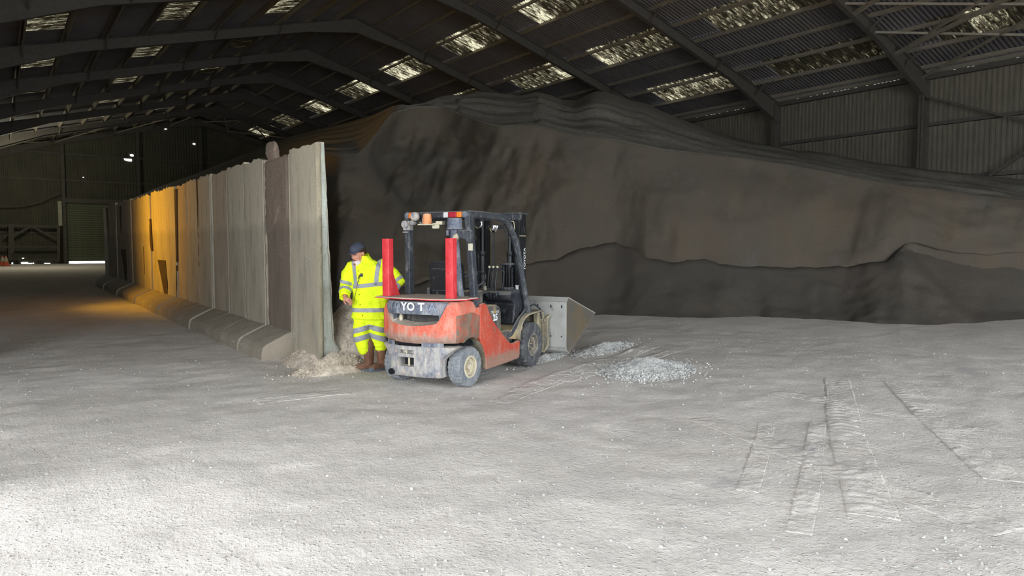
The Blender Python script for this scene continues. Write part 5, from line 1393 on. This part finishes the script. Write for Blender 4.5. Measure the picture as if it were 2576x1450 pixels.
# cap, hair, mask, eyes
def hmesh(b, name, mat, par=None, smooth='full'):
    b.v = [tuple(HM @ Vector(q)) for q in b.v]; return b.build(name, mat, par or man, smooth)
b = MB(); rows = []
for k in range(12):
    t_ = k/11*PI/2; rows.append([(.089*math.cos(t_)*math.cos(a), .012+.109*math.cos(t_)*math.sin(a), .066+.074*math.sin(t_)+.004*math.sin(3*a)) for a in [2*PI*i/28 for i in range(29)]])
b.grid([[(p[0]*.99, p[1], .050) for p in rows[0]]]+rows); capo = hmesh(b, 'cap', M['cap'])
b = MB(); rows = []
for k in range(7):
    s_ = k/6; r = []
    for j in range(17):
        a = math.radians(-160+140*j/16); r.append((.080*math.cos(a)*(1+.06*s_), .0+(.092+.062*s_*max(0, -math.sin(a))**.6)*math.sin(a), .056-.014*s_-.010*abs(math.cos(a))*s_))
    rows.append(r)
b.grid(rows); o = hmesh(b, 'cap_peak', M['cap'], capo); md = o.modifiers.new('s', 'SOLIDIFY'); md.thickness = .006
b = MB(); b.tube([(.084*math.cos(a),   .012+.102*math.sin(a), .048) for a in [2*PI*i/24 for i in range(24)]], .006, 6, closed=True); hmesh(b, 'cap_band', M['cap'], capo)
b = MB(); rows = []
for k in range(8):
    rows.append([(.0845*math.cos(a)*(1-.08*k/7), .016+.102*math.sin(a)*(1-.05*k/7), .058-.105*k/7*max(.25, math.sin(a)*.5+.5)+.004*math.sin(a*23)) for a in [math.radians(-38+256*i/40) for i in range(41)]])
b.grid(rows); o = hmesh(b, 'hair', M['hair']); md = o.modifiers.new('s', 'SOLIDIFY'); md.thickness = .008; md.offset = 1
b = MB(); rows = []
for k in range(9):
    t_ = k/8; rows.append([(.058*math.cos(t_*PI/2*.95)*math.cos(a), -.052-.055*math.sin(t_*PI/2), -.108+.044*math.cos(t_*PI/2*.95)*math.sin(a)) for a in [2*PI*i/20 for i in range(21)]])
b.grid(rows); mo = hmesh(b, 'dust_mask', M['mask'])
b = MB(); b.ball((-.004, -.104, -.112), (.020, .010, .017), 12, 8); hmesh(b, 'valve', M['valve'], mo)
b = MB(); b.tube([(-.055, -.05, -.10), (-.075, -.0, -.075), (-.07, .05, -.06)], .003, 5); b.tube([(.055, -.05, -.10), (.075, -.0, -.075), (.07, .05, -.06)], .003, 5); hmesh(b, 'elastic', M['mask'], mo)
for s_ in (-1, 1):
    b = MB(); b.ball((s_*.031, -.079, -.002), (.013, .010, .0055), 12, 8); e = hmesh(b, 'eye', M['eye'])
    b = MB(); b.ball((s_*.031-.002, -.088, -.003), (.0055, .003, .005), 8, 6); hmesh(b, 'iris', M['iris'], e)
    b = MB(); b.tube([(s_*.016, -.095, .016), (s_*.032, -.094, .022), (s_*.048, -.084, .017)], [.0035, .0045, .0025], 6); hmesh(b, 'eyebrow', M['hair'])
    b = MB(); b.tube([(s_*.018, -.088, .004), (s_*.031, -.091, .007), (s_*.045, -.082, .003)], .003, 6); hmesh(b, 'eyelid', M['skin'])
b = MB(); b.tube([(-.024, -.094, -.064), (-.010, -.101, -.060), (0, -.102, -.062), (.010, -.101, -.060), (.024, -.094, -.064)], [.002, .004, .004, .004, .002], 6); b.tube([(-.020, -.094, -.068), (0, -.101, -.071), (.020, -.094, -.068)], [.002, .005, .002], 6); hmesh(b, 'lips', M['lip'])

# ------------------------------------------------------------------ far end: gate frame, cones, cable
def gpt(px_, py_, off=.0):
    d = at(px_, py_, 1)-Vector((0,0,EYE)); t_ = (GY-off)/d.y; return Vector((0,0,EYE))+d*t_
g = empty('steel_gate', (2.0, GY-.45, zg)); tag(g, 'old braced steel gate frame leaning along the green end wall', 'gate')
def gbar(a, c, wd_, name, off=.45):
    p, q = gpt(*a, off), gpt(*c, off); b = MB(); b.bar(p-g.location, q-g.location, wd_, wd_, (0, 1, 0)); return b.build(name, M['steel'], g)
gbar((-40, 567), (150, 570), .14, 'top_rail'); gbar((-40, 622), (150, 621), .11, 'middle_rail'); gbar((20, 653), (150, 654), .10, 'bottom_rail')
gbar((28, 563), (28, 655), .30, 'gate_post'); gbar((147, 570), (147, 658), .18, 'gate_post'); gbar((22, 567), (22, 650), .08, 'gate_post')
gbar((33, 594), (76, 571), .12, 'diagonal_brace'); gbar((82, 571), (138, 600), .12, 'diagonal_brace'); gbar((10, 596), (26, 587), .1, 'diagonal_brace')
b = MB(); p = gpt(39, 640, .6)-g.location; b.box((p.x-.25, p.y-.2, p.z-.02), (p.x+.25, p.y+.2, p.z+.04)); b.box((p.x-.25, p.y-.2, p.z-.4), (p.x-.2, p.y-.15, p.z)); b.box((p.x+.2, p.y-.2, p.z-.4), (p.x+.25, p.y-.15, p.z)); b.box((p.x-.25, p.y+.1, p.z+.04), (p.x-.2, p.y+.15, p.z+.4)); b.build('seat_bracket', M['steel'], g)
M['cone'] = simple('faded_orange_plastic', hexc(176, 86, 58), .7); M['conew'] = simple('dirty_white_sleeve', hexc(150, 146, 130), .7)
for i, (px_, lab) in enumerate(((7, 'faded traffic cone at the far end, left one of the pair'), (16, 'faded traffic cone at the far end, right one of the pair'))):
    c = ground(px_, 673, .38); c = gpt(px_, 672, 3.2+.5*i); c.z = zf(c.y)
    t = empty('traffic_cone', c); tag(t, lab, 'cone', 'pair of cones at the far end')
    b = MB(); b.box((-.24, -.24, 0), (.24, .24, .04)); b.build('base', M['cone'], t)
    b = MB(); b.lathe([(.18, .04), (.12, .30), (.05, .62), (.03, .66), (.001, .66)], n=18, cap=False); cn = b.build('cone_body', M['cone'], t, True)
    b = MB(); b.lathe([(.125, .30), (.068, .56)], n=18, cap=False); b.build('sleeve', M['conew'], cn, True)
b = MB(); pts = [gpt(-30, 516, .3), gpt(10, 521, .3), gpt(60, 519, .3), gpt(100, 510, .3), gpt(125, 498, .3), gpt(152, 488, .3)]; b.tube(pts, .05, 6); o = b.build('sagging_cable', M['steel']); tag(o, 'sagging cable strung across the green end wall above the gate', 'cable')
b = MB(); p0, p1 = gpt(150, 506, .15), gpt(150, 568, .15); b.box((p0.x-.12, p0.y, p1.z), (p0.x+.12, p0.y+.04, p0.z)); b.build('pale_strip', M['conew'], None); tag(bpy.data.objects['pale_strip'], 'narrow pale board fixed upright beside the roller shutter', 'board')
